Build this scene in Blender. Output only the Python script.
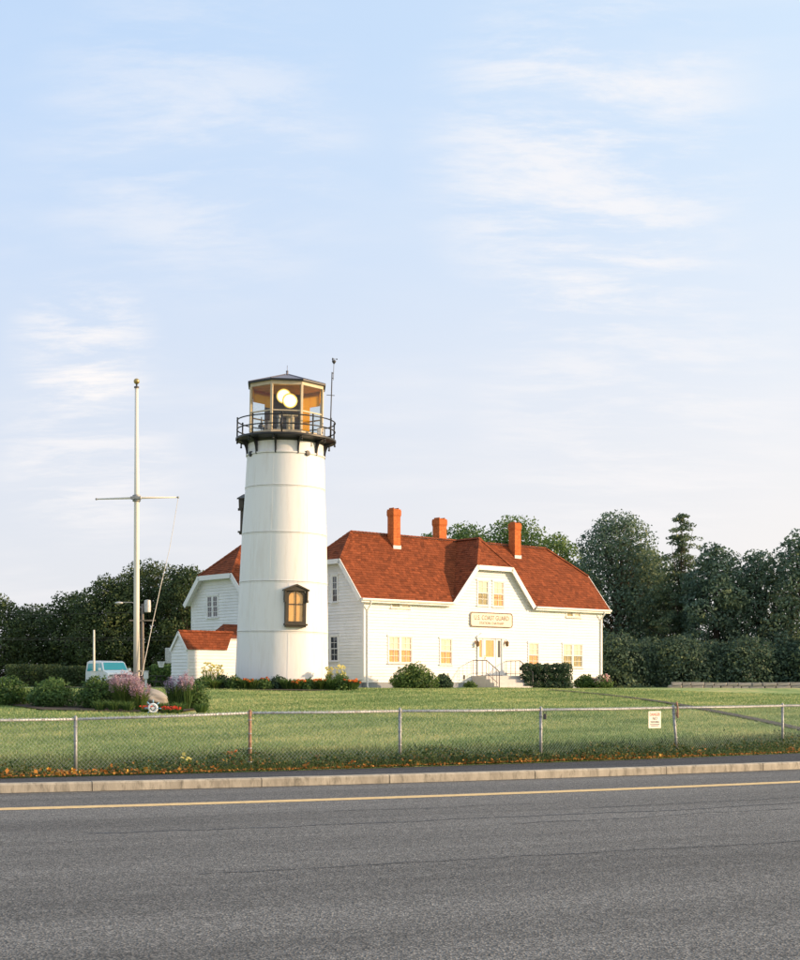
import bpy, bmesh, math, random
import numpy as np
from mathutils import Vector, Matrix
R = math.radians
random.seed(7); rng = np.random.default_rng(7)
scene = bpy.context.scene
for o in list(bpy.data.objects): bpy.data.objects.remove(o)

# ------------------------------------------------------------------ camera
F_PX, HOR, EYE = 1500.0, 684.0, 1.9
cam_d = bpy.data.cameras.new('camera'); cam = bpy.data.objects.new('camera', cam_d)
scene.collection.objects.link(cam); scene.camera = cam
cam.location = (0, 0, EYE); cam.rotation_euler = (R(90), 0, 0)
cam_d.sensor_fit = 'HORIZONTAL'; cam_d.sensor_width = 36.0
cam_d.lens = 36.0 * F_PX / 800.0
cam_d.shift_y = (HOR - 480) / 800.0
cam_d.clip_start = 0.1; cam_d.clip_end = 6000
scene.view_settings.view_transform = 'Standard'
scene.view_settings.look = 'None'
scene.view_settings.gamma = 1.0
scene.view_settings.exposure = 0.75

# ------------------------------------------------------------------ sun and sky
SUN_EL = 15.0; SUN_A = 8.0          # azimuth: degrees from +X towards the camera side (-Y)
sv = Vector((math.cos(R(SUN_A)) * math.cos(R(SUN_EL)), -math.sin(R(SUN_A)) * math.cos(R(SUN_EL)), math.sin(R(SUN_EL))))
sl = bpy.data.lights.new('sun', 'SUN'); sl.energy = 3.5; sl.angle = R(2.5); sl.color = (1.0, 0.69, 0.42)
sun = bpy.data.objects.new('sun', sl); scene.collection.objects.link(sun)
sun.rotation_euler = sv.to_track_quat('Z', 'Y').to_euler(); sun.location = (60, -10, 40)

world = bpy.data.worlds.new('World'); scene.world = world; world.use_nodes = True
wn = world.node_tree.nodes; wl = world.node_tree.links
for n in list(wn): wn.remove(n)
def W(t, **kw):
    n = wn.new(t)
    for k, v in kw.items(): setattr(n, k, v)
    return n
wo = W('ShaderNodeOutputWorld'); bg = W('ShaderNodeBackground'); wl.new(bg.outputs[0], wo.inputs[0])
sky = W('ShaderNodeTexSky', sky_type='NISHITA'); sky.sun_disc = False
sky.sun_elevation = R(SUN_EL); sky.sun_rotation = math.atan2(sv.x, sv.y)
sky.altitude = 0; sky.air_density = 1.0; sky.dust_density = 1.2; sky.ozone_density = 1.6
tc = W('ShaderNodeTexCoord'); sep = W('ShaderNodeSeparateXYZ'); wl.new(tc.outputs['Generated'], sep.inputs[0])
def wmath(op, a, b=None, clamp=False):
    n = W('ShaderNodeMath', operation=op, use_clamp=clamp)
    for i, v in enumerate((a, b)):
        if v is None: continue
        if isinstance(v, (int, float)): n.inputs[i].default_value = v
        else: wl.new(v, n.inputs[i])
    return n.outputs[0]
zc = wmath('MAXIMUM', sep.outputs['Z'], 0.0)
den = wmath('ADD', zc, 0.22)
cx = wmath('DIVIDE', sep.outputs['X'], den); cy = wmath('DIVIDE', sep.outputs['Y'], den)
cmb = W('ShaderNodeCombineXYZ'); wl.new(cx, cmb.inputs[0]); wl.new(cy, cmb.inputs[1])
def wnoise(scale, detail, rough, dist, off, stretch=(1, 1, 1)):
    m = W('ShaderNodeMapping'); m.inputs['Location'].default_value = off; m.inputs['Scale'].default_value = stretch
    m.inputs['Rotation'].default_value = (0, 0, R(24))
    wl.new(cmb.outputs[0], m.inputs[0])
    n = W('ShaderNodeTexNoise'); n.inputs['Scale'].default_value = scale; n.inputs['Detail'].default_value = detail
    n.inputs['Roughness'].default_value = rough; n.inputs['Distortion'].default_value = dist
    wl.new(m.outputs[0], n.inputs['Vector']); return n.outputs['Fac']
def wramp(v, a, b):
    n = W('ShaderNodeMapRange', interpolation_type='SMOOTHSTEP'); n.inputs['From Min'].default_value = a; n.inputs['From Max'].default_value = b
    wl.new(v, n.inputs['Value']); return n.outputs['Result']
def wblob(px, py, rad):               # a drifting cloud bank round one direction of the sky
    d = Vector(((px - 400) / F_PX, 1.0, (HOR - py) / F_PX)).normalized()
    n = W('ShaderNodeVectorMath', operation='DOT_PRODUCT'); wl.new(tc.outputs['Generated'], n.inputs[0]); n.inputs[1].default_value = d
    return wramp(n.outputs['Value'], math.cos(rad), 1.0)
n1 = wnoise(1.7, 9, 0.60, 0.15, (3.1, 0.4, 0.0), (1.0, 2.2, 1))
n2 = wnoise(0.7, 5, 0.55, 0.2, (7.0, 2.0, 0.0), (1.0, 1.6, 1))
veil = wmath('MULTIPLY', wramp(n1, 0.42, 0.72), wramp(n2, 0.38, 0.62))
nf = wnoise(3.8, 12, 0.66, 0.25, (0.3, 5.2, 0.0), (1.0, 2.6, 1))
nfr = wramp(nf, 0.40, 0.66)
banks = wmath('ADD', wmath('MULTIPLY', wblob(585, 150, 0.125), 0.85), wmath('MULTIPLY', wblob(85, 345, 0.055), 0.95))
banks = wmath('ADD', banks, wmath('MULTIPLY', wblob(640, 400, 0.13), 0.55))
banks = wmath('ADD', banks, wmath('MULTIPLY', wblob(90, 455, 0.07), 0.7))
banks = wmath('ADD', banks, wmath('MULTIPLY', wblob(200, 140, 0.12), 0.45))
banks = wmath('MULTIPLY', wmath('MULTIPLY', banks, nfr), 0.85)
cl = wmath('ADD', wmath('MULTIPLY', veil, 0.30), banks, clamp=True)
skys = W('ShaderNodeMix', data_type='RGBA', blend_type='MULTIPLY'); skys.inputs['Factor'].default_value = 1
wl.new(sky.outputs[0], skys.inputs['A']); skys.inputs['B'].default_value = (1, 1, 1, 1)
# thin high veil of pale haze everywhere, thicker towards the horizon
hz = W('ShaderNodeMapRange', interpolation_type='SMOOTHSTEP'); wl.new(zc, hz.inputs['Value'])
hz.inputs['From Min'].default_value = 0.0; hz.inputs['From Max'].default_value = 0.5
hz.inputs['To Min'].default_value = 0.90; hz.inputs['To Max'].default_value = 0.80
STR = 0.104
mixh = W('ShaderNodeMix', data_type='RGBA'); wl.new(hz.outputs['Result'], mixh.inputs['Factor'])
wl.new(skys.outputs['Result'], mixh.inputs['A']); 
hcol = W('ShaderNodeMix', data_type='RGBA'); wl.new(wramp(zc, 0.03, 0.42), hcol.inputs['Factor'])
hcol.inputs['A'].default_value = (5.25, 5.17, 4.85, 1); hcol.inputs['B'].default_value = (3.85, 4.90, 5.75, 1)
# haze brightened towards the sun, bluer away, added as fill for shaded walls
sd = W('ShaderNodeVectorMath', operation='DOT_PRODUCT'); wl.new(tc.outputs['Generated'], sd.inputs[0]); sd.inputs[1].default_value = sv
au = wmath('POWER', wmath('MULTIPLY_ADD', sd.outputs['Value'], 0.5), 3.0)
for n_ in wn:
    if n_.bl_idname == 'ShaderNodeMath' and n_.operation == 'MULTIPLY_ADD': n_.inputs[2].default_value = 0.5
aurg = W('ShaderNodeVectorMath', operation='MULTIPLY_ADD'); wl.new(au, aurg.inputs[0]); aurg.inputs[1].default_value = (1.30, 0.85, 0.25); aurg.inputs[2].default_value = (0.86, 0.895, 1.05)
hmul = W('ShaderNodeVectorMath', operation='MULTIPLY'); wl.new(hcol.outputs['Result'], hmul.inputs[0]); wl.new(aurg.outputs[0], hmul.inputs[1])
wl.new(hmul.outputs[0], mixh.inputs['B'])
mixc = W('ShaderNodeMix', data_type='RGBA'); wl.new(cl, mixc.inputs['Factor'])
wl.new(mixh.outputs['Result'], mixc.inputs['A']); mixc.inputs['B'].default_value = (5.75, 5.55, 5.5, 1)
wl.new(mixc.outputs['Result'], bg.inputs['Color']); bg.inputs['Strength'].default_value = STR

# ------------------------------------------------------------------ helpers
C = scene.collection
def px(x, Y): return (x - 400) / F_PX * Y            # metres right of the lens axis for a bearing at distance Y
def pz(y, Y): return EYE + (HOR - y) / F_PX * Y

def tag(o, label=None, cat=None, group=None, kind=None):
    if label: o['label'] = label
    if cat: o['category'] = cat
    if group: o['group'] = group
    if kind: o['kind'] = kind
    return o
def thing(name, label, cat, loc=(0, 0, 0), rz=0.0, group=None, rot=None):
    o = bpy.data.objects.new(name, None); C.objects.link(o); o.location = loc
    o.rotation_euler = rot if rot else (0, 0, rz); o.empty_display_size = 0.3
    return tag(o, label, cat, group)
def link(name, me, mat, parent=None, smooth=False, loc=None, rot=None, kind=None):
    o = bpy.data.objects.new(name, me); C.objects.link(o)
    if mat is not None:
        for m in (mat if isinstance(mat, (list, tuple)) else [mat]): me.materials.append(m)
    if smooth: me.polygons.foreach_set('use_smooth', [True] * len(me.polygons))
    if parent: o.parent = parent
    if loc: o.location = loc
    if rot: o.rotation_euler = rot
    if kind: o['kind'] = kind
    return o
def mesh_np(name, V, Fc, tint=None):
    V = np.asarray(V, dtype=np.float32).reshape(-1, 3); Fc = np.asarray(Fc, dtype=np.int32)
    k = Fc.shape[1]; me = bpy.data.meshes.new(name)
    me.vertices.add(len(V)); me.vertices.foreach_set('co', V.ravel())
    me.loops.add(Fc.size); me.loops.foreach_set('vertex_index', Fc.ravel())
    me.polygons.add(len(Fc)); me.polygons.foreach_set('loop_start', np.arange(0, Fc.size, k, dtype=np.int32))
    try: me.polygons.foreach_set('loop_total', np.full(len(Fc), k, dtype=np.int32))
    except Exception: pass
    me.update(calc_edges=True)
    if tint is not None:
        a = me.attributes.new('tint', 'FLOAT', 'FACE'); a.data.foreach_set('value', np.asarray(tint, dtype=np.float32))
    return me

class MB:
    """collects simple shapes into one mesh"""
    def __init__(s): s.v = []; s.f = []; s.t = []; s.cur = 0.5
    def add(s, vs, fs):
        b = len(s.v); s.v += [tuple(p) for p in vs]; s.f += [tuple(i + b for i in f) for f in fs]; s.t += [s.cur] * len(fs)
    def box(s, x0, x1, y0, y1, z0, z1, M=None, bev=0.0):
        if x0 > x1: x0, x1 = x1, x0
        if y0 > y1: y0, y1 = y1, y0
        if z0 > z1: z0, z1 = z1, z0
        b = min(bev, (x1-x0)*.45, (y1-y0)*.45, (z1-z0)*.45)
        if b <= 0:
            vs = [(x0,y0,z0),(x1,y0,z0),(x1,y1,z0),(x0,y1,z0),(x0,y0,z1),(x1,y0,z1),(x1,y1,z1),(x0,y1,z1)]
            fs = [(0,3,2,1),(4,5,6,7),(0,1,5,4),(1,2,6,5),(2,3,7,6),(3,0,4,7)]
        else:
            def ring(z, i): return [(x0+i,y0+i,z),(x1-i,y0+i,z),(x1-i,y1-i,z),(x0+i,y1-i,z)]
            def ring8(z): return [(x0+b,y0,z),(x1-b,y0,z),(x1,y0+b,z),(x1,y1-b,z),(x1-b,y1,z),(x0+b,y1,z),(x0,y1-b,z),(x0,y0+b,z)]
            vs = ring(z0, b) + ring8(z0+b) + ring8(z1-b) + ring(z1, b)
            fs = [(3,2,1,0),(20,21,22,23)]
            for k in range(8): fs.append((4+k, 4+(k+1)%8, 12+(k+1)%8, 12+k))
            for k in range(4):
                n = (k+1) % 4
                fs.append((k, n, 4+2*k+1, 4+2*k)); fs.append((n, 4+(2*k+2)%8, 4+2*k+1))
                fs.append((20+n, 20+k, 12+2*k, 12+2*k+1)); fs.append((20+n, 12+2*k+1, 12+(2*k+2)%8))
        if M is not None: vs = [M @ Vector(p) for p in vs]
        s.add(vs, fs); return s
    def prism(s, poly, off):
        """extrude a planar 3D polygon by the vector off"""
        n = len(poly); off = Vector(off); a = [Vector(p) for p in poly]
        s.add(a + [p + off for p in a], [tuple(range(n))[::-1], tuple(range(n, 2*n))] + [(i, (i+1) % n, n+(i+1) % n, n+i) for i in range(n)]); return s
    def tube(s, pts, r, seg=8, cap=True):
        pts = [Vector(p) for p in pts]; rs = r if isinstance(r, (list, tuple)) else [r]*len(pts)
        rings = []; up = Vector((0, 0, 1)); prev = None
        for i, p in enumerate(pts):
            d = (pts[min(i+1, len(pts)-1)] - pts[max(i-1, 0)]).normalized()
            if prev is None:
                a = d.cross(up if abs(d.z) < .9 else Vector((1, 0, 0))).normalized()
            else: a = (prev - d*prev.dot(d)).normalized()
            prev = a; b = d.cross(a)
            rings.append([p + (a*math.cos(2*math.pi*k/seg) + b*math.sin(2*math.pi*k/seg))*rs[i] for k in range(seg)])
        vs = [q for r_ in rings for q in r_]; fs = []
        for i in range(len(pts)-1):
            for k in range(seg): fs.append((i*seg+k, i*seg+(k+1)%seg, (i+1)*seg+(k+1)%seg, (i+1)*seg+k))
        if cap: fs += [tuple(range(seg))[::-1], tuple(range(len(vs)-seg, len(vs)))]
        s.add(vs, fs); return s
    def lathe(s, prof, seg=48, c=(0,0,0), a0=0.0, cap=False):
        vs = []; fs = []
        for r, z in prof:
            for k in range(seg):
                a = a0 + 2*math.pi*k/seg; vs.append((c[0]+r*math.cos(a), c[1]+r*math.sin(a), c[2]+z))
        for i in range(len(prof)-1):
            for k in range(seg): fs.append((i*seg+k, i*seg+(k+1)%seg, (i+1)*seg+(k+1)%seg, (i+1)*seg+k))
        if cap: fs += [tuple(range(seg))[::-1], tuple(range(len(vs)-seg, len(vs)))]
        s.add(vs, fs); return s
    def sphere(s, c, r, seg=16, rings=10, sc=(1,1,1)):
        prof = [(max(r*math.sin(math.pi*i/rings), 1e-4), -r*math.cos(math.pi*i/rings)) for i in range(rings+1)]
        b = len(s.v); s.lathe(prof, seg)
        for i in range(b, len(s.v)):
            p = s.v[i]; s.v[i] = (c[0]+p[0]*sc[0], c[1]+p[1]*sc[1], c[2]+p[2]*sc[2])
        return s
    def mesh(s, name, tint=False):
        me = bpy.data.meshes.new(name); me.from_pydata(s.v, [], s.f); me.update()
        if tint:
            a = me.attributes.new('tint', 'FLOAT', 'FACE'); a.data.foreach_set('value', s.t)
        return me
    def build(s, name, mat, parent=None, smooth=False, loc=None, rot=None, kind=None, tint=False, auto=None):
        me = s.mesh(name, tint); o = link(name, me, mat, parent, smooth or auto is not None, loc, rot, kind)
        if auto is not None:
            me.set_sharp_from_angle(angle=R(auto))
        return o

def copy_tree(o, parent=None):
    c = o.copy(); C.objects.link(c)
    if parent is not None: c.parent = parent
    for ch in list(o.children): copy_tree(ch, c)
    return c

# ------------------------------------------------------------------ materials
def nodes(name):
    m = bpy.data.materials.new(name); m.use_nodes = True; nt = m.node_tree
    return m, nt, nt.nodes['Principled BSDF']
def mat(name, col, rough=0.6, metal=0.0, var=0.0, vscale=3.0, bump=0.0, bscale=40.0, spec=0.5, stain=None, stain_amt=0.0, sscale=1.5, tint=0.0, coords='Object', vstretch=(1,1,1), emis=None, estr=0.0):
    m, nt, b = nodes(name); N = nt.nodes; L = nt.links
    b.inputs['Roughness'].default_value = rough; b.inputs['Metallic'].default_value = metal
    b.inputs['Specular IOR Level'].default_value = spec
    t = N.new('ShaderNodeTexCoord'); mp = N.new('ShaderNodeMapping'); mp.inputs['Scale'].default_value = vstretch
    L.new(t.outputs[coords], mp.inputs[0]); cur = None
    def rgb(c): return (c[0], c[1], c[2], 1)
    base = rgb(col)
    if var > 0 or stain:
        n = N.new('ShaderNodeTexNoise'); n.inputs['Scale'].default_value = vscale; n.inputs['Detail'].default_value = 6; L.new(mp.outputs[0], n.inputs['Vector'])
        mr = N.new('ShaderNodeMapRange'); mr.inputs['From Min'].default_value = .3; mr.inputs['From Max'].default_value = .7
        mr.inputs['To Min'].default_value = 1-var; mr.inputs['To Max'].default_value = 1+var; L.new(n.outputs['Fac'], mr.inputs['Value'])
        mx = N.new('ShaderNodeVectorMath'); mx.operation = 'SCALE'; mx.inputs[0].default_value = col; L.new(mr.outputs[0], mx.inputs['Scale']); cur = mx.outputs[0]
    if stain:
        n = N.new('ShaderNodeTexNoise'); n.inputs['Scale'].default_value = sscale; n.inputs['Detail'].default_value = 8; n.inputs['Roughness'].default_value = .7; L.new(mp.outputs[0], n.inputs['Vector'])
        mr = N.new('ShaderNodeMapRange'); mr.inputs['From Min'].default_value = .5; mr.inputs['From Max'].default_value = .72; mr.inputs['To Max'].default_value = stain_amt; L.new(n.outputs['Fac'], mr.inputs['Value'])
        mx = N.new('ShaderNodeMix'); mx.data_type = 'RGBA'; L.new(mr.outputs[0], mx.inputs['Factor']); L.new(cur, mx.inputs['A']); mx.inputs['B'].default_value = rgb(stain); cur = mx.outputs['Result']
    if tint > 0:
        a = N.new('ShaderNodeAttribute'); a.attribute_name = 'tint'
        mr = N.new('ShaderNodeMapRange'); mr.inputs['To Min'].default_value = 1-tint; mr.inputs['To Max'].default_value = 1+tint; L.new(a.outputs['Fac'], mr.inputs['Value'])
        mx = N.new('ShaderNodeVectorMath'); mx.operation = 'SCALE'
        if cur: L.new(cur, mx.inputs[0])
        else: mx.inputs[0].default_value = col
        L.new(mr.outputs[0], mx.inputs['Scale']); cur = mx.outputs[0]
    if cur: L.new(cur, b.inputs['Base Color'])
    else: b.inputs['Base Color'].default_value = base
    if bump > 0:
        n = N.new('ShaderNodeTexNoise'); n.inputs['Scale'].default_value = bscale; n.inputs['Detail'].default_value = 5; L.new(mp.outputs[0], n.inputs['Vector'])
        bp = N.new('ShaderNodeBump'); bp.inputs['Strength'].default_value = bump; bp.inputs['Distance'].default_value = .01; L.new(n.outputs['Fac'], bp.inputs['Height']); L.new(bp.outputs[0], b.inputs['Normal'])
    if emis: b.inputs['Emission Color'].default_value = rgb(emis); b.inputs['Emission Strength'].default_value = estr
    return m
def leafmat(name, c0, c1, c2=None, trans=0.25, rough=0.55):
    """leaf colour picked per leaf along a ramp"""
    m, nt, b = nodes(name); N = nt.nodes; L = nt.links
    a = N.new('ShaderNodeAttribute'); a.attribute_name = 'tint'; r = N.new('ShaderNodeValToRGB')
    r.color_ramp.elements[0].color = (*c0, 1); r.color_ramp.elements[1].color = (*(c2 or c1), 1)
    e = r.color_ramp.elements.new(.6); e.color = (*c1, 1)
    L.new(a.outputs['Fac'], r.inputs[0]); L.new(r.outputs[0], b.inputs['Base Color'])
    b.inputs['Roughness'].default_value = rough; b.inputs['Specular IOR Level'].default_value = .25
    tr = N.new('ShaderNodeBsdfTranslucent'); L.new(r.outputs[0], tr.inputs[0]); mx = N.new('ShaderNodeMixShader'); mx.inputs[0].default_value = trans
    L.new(b.outputs[0], mx.inputs[1]); L.new(tr.outputs[0], mx.inputs[2]); L.new(mx.outputs[0], N['Material Output'].inputs[0])
    return m

M = {}
M['white'] = mat('white_paint', (.78,.77,.755), .55, var=.03, vscale=1.2, bump=.15, bscale=60)
M['clap'] = mat('white_clapboard_paint', (.77,.76,.75), .6, var=.05, vscale=2.0, tint=.05, bump=.2, bscale=30)
M['tower'] = mat('white_iron_paint', (.79,.775,.76), .5, var=.03, vscale=.8, bump=.4, bscale=7, stain=(.50,.42,.33), stain_amt=.30, sscale=3.0, vstretch=(1,1,.13))
M['seam'] = mat('rusty_seam', (.33,.31,.29), .8, var=.3, vscale=6)
M['shingle'] = mat('red_shingle', (.205,.054,.020), .9, var=.12, vscale=5, tint=.32, bump=.5, bscale=70, spec=.2)
M['brick'] = mat('chimney_brick_red', (.56,.155,.045), .85, var=.16, vscale=9, bump=.5, bscale=30, tint=.15, spec=.2)
M['mortar'] = mat('mortar', (.42,.2,.12), .9)
M['lead'] = mat('lead_flashing', (.55,.55,.56), .5)
M['found'] = mat('foundation', (.30,.32,.36), .85, var=.1)
M['concrete'] = mat('concrete_step', (.52,.49,.47), .85, var=.08, vscale=4, bump=.3)
M['black'] = mat('black_iron', (.012,.013,.016), .45, bump=.2, bscale=25)
M['rail'] = mat('dark_hand_rail', (.05,.05,.055), .45)
M['bronze'] = mat('brown_iron_window', (.045,.035,.022), .55, var=.25, vscale=6)
M['cream'] = mat('cream_paint', (.55,.45,.30), .55, var=.08, vscale=4)
M['amber'] = mat('amber_lining', (.80,.42,.09), .6, var=.12, vscale=3)
M['slate'] = mat('grey_lining', (.10,.12,.16), .6, var=.1)
M['lroof'] = mat('lantern_roof_grey', (.17,.16,.19), .45, var=.1, vscale=4, metal=.2)
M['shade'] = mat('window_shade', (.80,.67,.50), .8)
M['pane_backing'] = mat('tan_reflection_backing', (.78,.36,.11), .85, var=.16, vscale=7, vstretch=(3,3,.4))  # tan sheet behind the panes, coloured to stand in for their warm reflection
M['olive'] = mat('olive_blind', (.33,.27,.10), .8, var=.3, vscale=6)
M['brass'] = mat('gilded_ball', (.42,.31,.14), .35, metal=.7)
M['polew'] = mat('weathered_white_pole', (.72,.68,.60), .5, var=.08, vscale=5, stain=(.40,.30,.20), stain_amt=.4, sscale=5, vstretch=(1,1,.2))
M['galv'] = mat('galvanised_steel', (.29,.30,.30), .5, metal=.35, var=.3, vscale=14)
M['galvwhite'] = mat('galvanised_rail', (.50,.50,.49), .5, metal=.25, var=.35, vscale=18)
M['rust'] = mat('rusty_post', (.33,.20,.13), .8, metal=.2, var=.5, vscale=16)
M['kerb'] = mat('kerb_concrete', (.36,.33,.27), .9, var=.25, vscale=5, bump=.6, bscale=45, stain=(.10,.095,.075), stain_amt=.9, sscale=7.5, vstretch=(1,1,.35))
M['rope'] = mat('halyard_rope', (.62,.58,.52), .8)
M['wood'] = mat('weathered_wood', (.20,.17,.14), .85, var=.25, vscale=8, vstretch=(1,8,1))
M['darkwood'] = mat('dark_weathered_wood', (.045,.042,.04), .85, var=.3, vscale=6)
M['bark'] = mat('bark', (.07,.055,.04), .95, var=.3, vscale=6, bump=.8, bscale=18)
M['stone'] = mat('boulder_stone', (.30,.28,.26), .9, var=.25, vscale=2.2, bump=.8, bscale=9, stain=(.42,.36,.25), stain_amt=.7, sscale=1.2)
M['teal'] = mat('teal_tinted_glass', (.015,.36,.38), .15, spec=.8)
M['darkglass'] = mat('dark_window_glass', (.03,.035,.045), .06, spec=.9)
M['vanpaint'] = mat('white_van_paint', (.84,.83,.82), .22, spec=.6)
M['tyre'] = mat('tyre_rubber', (.012,.012,.012), .85)
M['chrome'] = mat('chrome', (.6,.6,.6), .2, metal=.9)
M['redlens'] = mat('amber_lens', (.6,.18,.03), .2)
M['signwhite'] = mat('sign_white', (.70,.68,.58), .5)
M['signcream'] = mat('sign_cream_board', (.74,.64,.52), .6)
M['signred'] = mat('sign_red', (.55,.04,.03), .5)
M['signblue'] = mat('sign_blue_grey', (.03,.04,.10), .5)
M['signtan'] = mat('sign_brown_lettering', (.14,.08,.05), .7)
M['ring'] = mat('painted_white_ring', (.82,.82,.84), .4)
M['skyblue'] = mat('pale_blue_handles', (.22,.42,.58), .45)
M['soil'] = mat('garden_soil', (.05,.035,.022), .95, var=.3, vscale=3, bump=1, bscale=12)
M['net'] = mat('white_net', (.75,.75,.75), .8)
M['lens'] = mat('lit_beacon_lens', (1,.95,.75), .3, emis=(1.0,.80,.36), estr=1.6)
M['lensrim'] = mat('glowing_amber_rim', (.9,.6,.15), .3, emis=(1.0,.62,.12), estr=.55)
M['drum'] = mat('beacon_drum_green', (.35,.30,.16), .35, metal=.3, var=.2)
M['orangelamp'] = mat('brass_fitting', (.16,.10,.05), .5, metal=.3)

# glass that shows what is behind it and mirrors the sky
def glassmat(name, refl=0.12, tintc=(1,1,1)):
    m, nt, b = nodes(name); N = nt.nodes; L = nt.links
    tr = N.new('ShaderNodeBsdfTransparent'); tr.inputs[0].default_value = (*tintc, 1); g = N.new('ShaderNodeBsdfGlossy'); g.inputs['Roughness'].default_value = .03
    fr = N.new('ShaderNodeLayerWeight'); pw = N.new('ShaderNodeMath'); pw.operation = 'POWER'; pw.inputs[1].default_value = 4; L.new(fr.outputs['Facing'], pw.inputs[0])
    ad = N.new('ShaderNodeMath'); ad.operation = 'MULTIPLY_ADD'; ad.inputs[1].default_value = .5; ad.inputs[2].default_value = refl; L.new(pw.outputs[0], ad.inputs[0])
    mx = N.new('ShaderNodeMixShader'); L.new(ad.outputs[0], mx.inputs[0]); L.new(tr.outputs[0], mx.inputs[1]); L.new(g.outputs[0], mx.inputs[2]); L.new(mx.outputs[0], N['Material Output'].inputs[0]); return m
M['glass'] = glassmat('window_glass', .05)
M['lglass'] = glassmat('lantern_glass', .02, (.93,.95,.95))

def shademat():
    m, nt, b = nodes('amber_roller_shade'); N = nt.nodes; L = nt.links; b.inputs['Base Color'].default_value = (.90,.50,.10,1); b.inputs['Roughness'].default_value = .8
    tr = N.new('ShaderNodeBsdfTranslucent'); tr.inputs[0].default_value = (1,.66,.16,1); mx = N.new('ShaderNodeMixShader'); mx.inputs[0].default_value = .8
    L.new(b.outputs[0], mx.inputs[1]); L.new(tr.outputs[0], mx.inputs[2]); L.new(mx.outputs[0], N['Material Output'].inputs[0]); return m
M['ambershade'] = shademat()

# foliage
M['leaf_dark'] = leafmat('leaf_dark', (0.034,0.057,0.026), (0.075,0.114,0.044), (0.182,0.208,0.072), .35)
M['leaf_mid'] = leafmat('leaf_mid', (0.054,0.114,0.036), (0.126,0.210,0.060), (0.228,0.300,0.084), .38)
M['leaf_deep'] = leafmat('leaf_deep', (0.045,0.081,0.059), (0.096,0.150,0.096), (0.210,0.255,0.116), .35)
M['leaf_blue'] = leafmat('leaf_blue_green', (0.067,0.115,0.086), (0.147,0.217,0.146), (0.294,0.336,0.154), .38)
M['needle'] = leafmat('needle', (0.063,0.102,0.066), (0.135,0.195,0.109), (0.270,0.300,0.132), .35)
M['hedge'] = leafmat('hedge_leaf', (0.025,0.055,0.034), (0.060,0.106,0.057), (0.115,0.172,0.069), .3)
M['box'] = leafmat('shrub_leaf', (.040,.085,.025), (.105,.185,.045), (.22,.28,.08), .32)
M['lily'] = leafmat('strap_leaf', (.07,.13,.03), (.16,.24,.055), (.34,.36,.10), .38)
M['pink'] = leafmat('pink_plume', (.36,.22,.26), (.56,.38,.44), (.68,.54,.56), .4)
M['lav'] = leafmat('lavender_plume', (.18,.14,.22), (.30,.24,.36), (.50,.42,.50), .4)
M['yellow'] = leafmat('yellow_petal', (.60,.50,.10), (.80,.72,.25), (.85,.82,.55), .4)
M['orange'] = leafmat('orange_petal', (.45,.08,.02), (.75,.17,.03), (.85,.35,.08), .35)
M['redf'] = leafmat('red_petal', (.45,.03,.02), (.75,.07,.04), (.85,.18,.08), .35)
M['pinkf'] = leafmat('pink_petal', (.55,.25,.25), (.75,.50,.48), (.85,.75,.72), .35)
M['litter'] = leafmat('dry_leaf', (.16,.055,.015), (.42,.17,.03), (.65,.38,.07), .2)
M['weed'] = leafmat('weed_leaf', (.025,.05,.015), (.065,.11,.03), (.30,.17,.05))
M['blade'] = leafmat('grass_blade', (.12,.20,.065), (.29,.38,.15), (.60,.55,.26), .35, .6)
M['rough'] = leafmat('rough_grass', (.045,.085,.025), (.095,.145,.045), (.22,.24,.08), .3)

# ground materials ---------------------------------------------------
def ground_mat():
    m, nt, b = nodes('lawn_turf'); N = nt.nodes; L = nt.links
    g = N.new('ShaderNodeNewGeometry')
    def noise(s, d, st=(1,1,1)):
        mp = N.new('ShaderNodeMapping'); mp.inputs['Scale'].default_value = st; L.new(g.outputs['Position'], mp.inputs[0])
        n = N.new('ShaderNodeTexNoise'); n.inputs['Scale'].default_value = s; n.inputs['Detail'].default_value = d; n.inputs['Roughness'].default_value = .65; L.new(mp.outputs[0], n.inputs['Vector']); return n.outputs['Fac']
    r = N.new('ShaderNodeValToRGB'); e = r.color_ramp.elements
    e[0].position = .30; e[0].color = (.11,.17,.06,1); e[1].position = .64; e[1].color = (.62,.52,.25,1)
    k = e.new(.5); k.color = (.28,.37,.145,1)
    a = N.new('ShaderNodeMath'); a.operation = 'MULTIPLY'; a.inputs[1].default_value = .55; L.new(noise(.22, 4, (1,.55,1)), a.inputs[0])
    c = N.new('ShaderNodeMath'); c.operation = 'MULTIPLY'; c.inputs[1].default_value = .45; L.new(noise(3.0, 8), c.inputs[0])
    s = N.new('ShaderNodeMath'); s.operation = 'ADD'; L.new(a.outputs[0], s.inputs[0]); L.new(c.outputs[0], s.inputs[1])
    L.new(s.outputs[0], r.inputs[0]); L.new(r.outputs[0], b.inputs['Base Color']); b.inputs['Roughness'].default_value = .95; b.inputs['Specular IOR Level'].default_value = .1
    bp = N.new('ShaderNodeBump'); bp.inputs['Strength'].default_value = 1; bp.inputs['Distance'].default_value = .05; L.new(noise(16, 6), bp.inputs['Height']); L.new(bp.outputs[0], b.inputs['Normal'])
    return m
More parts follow.
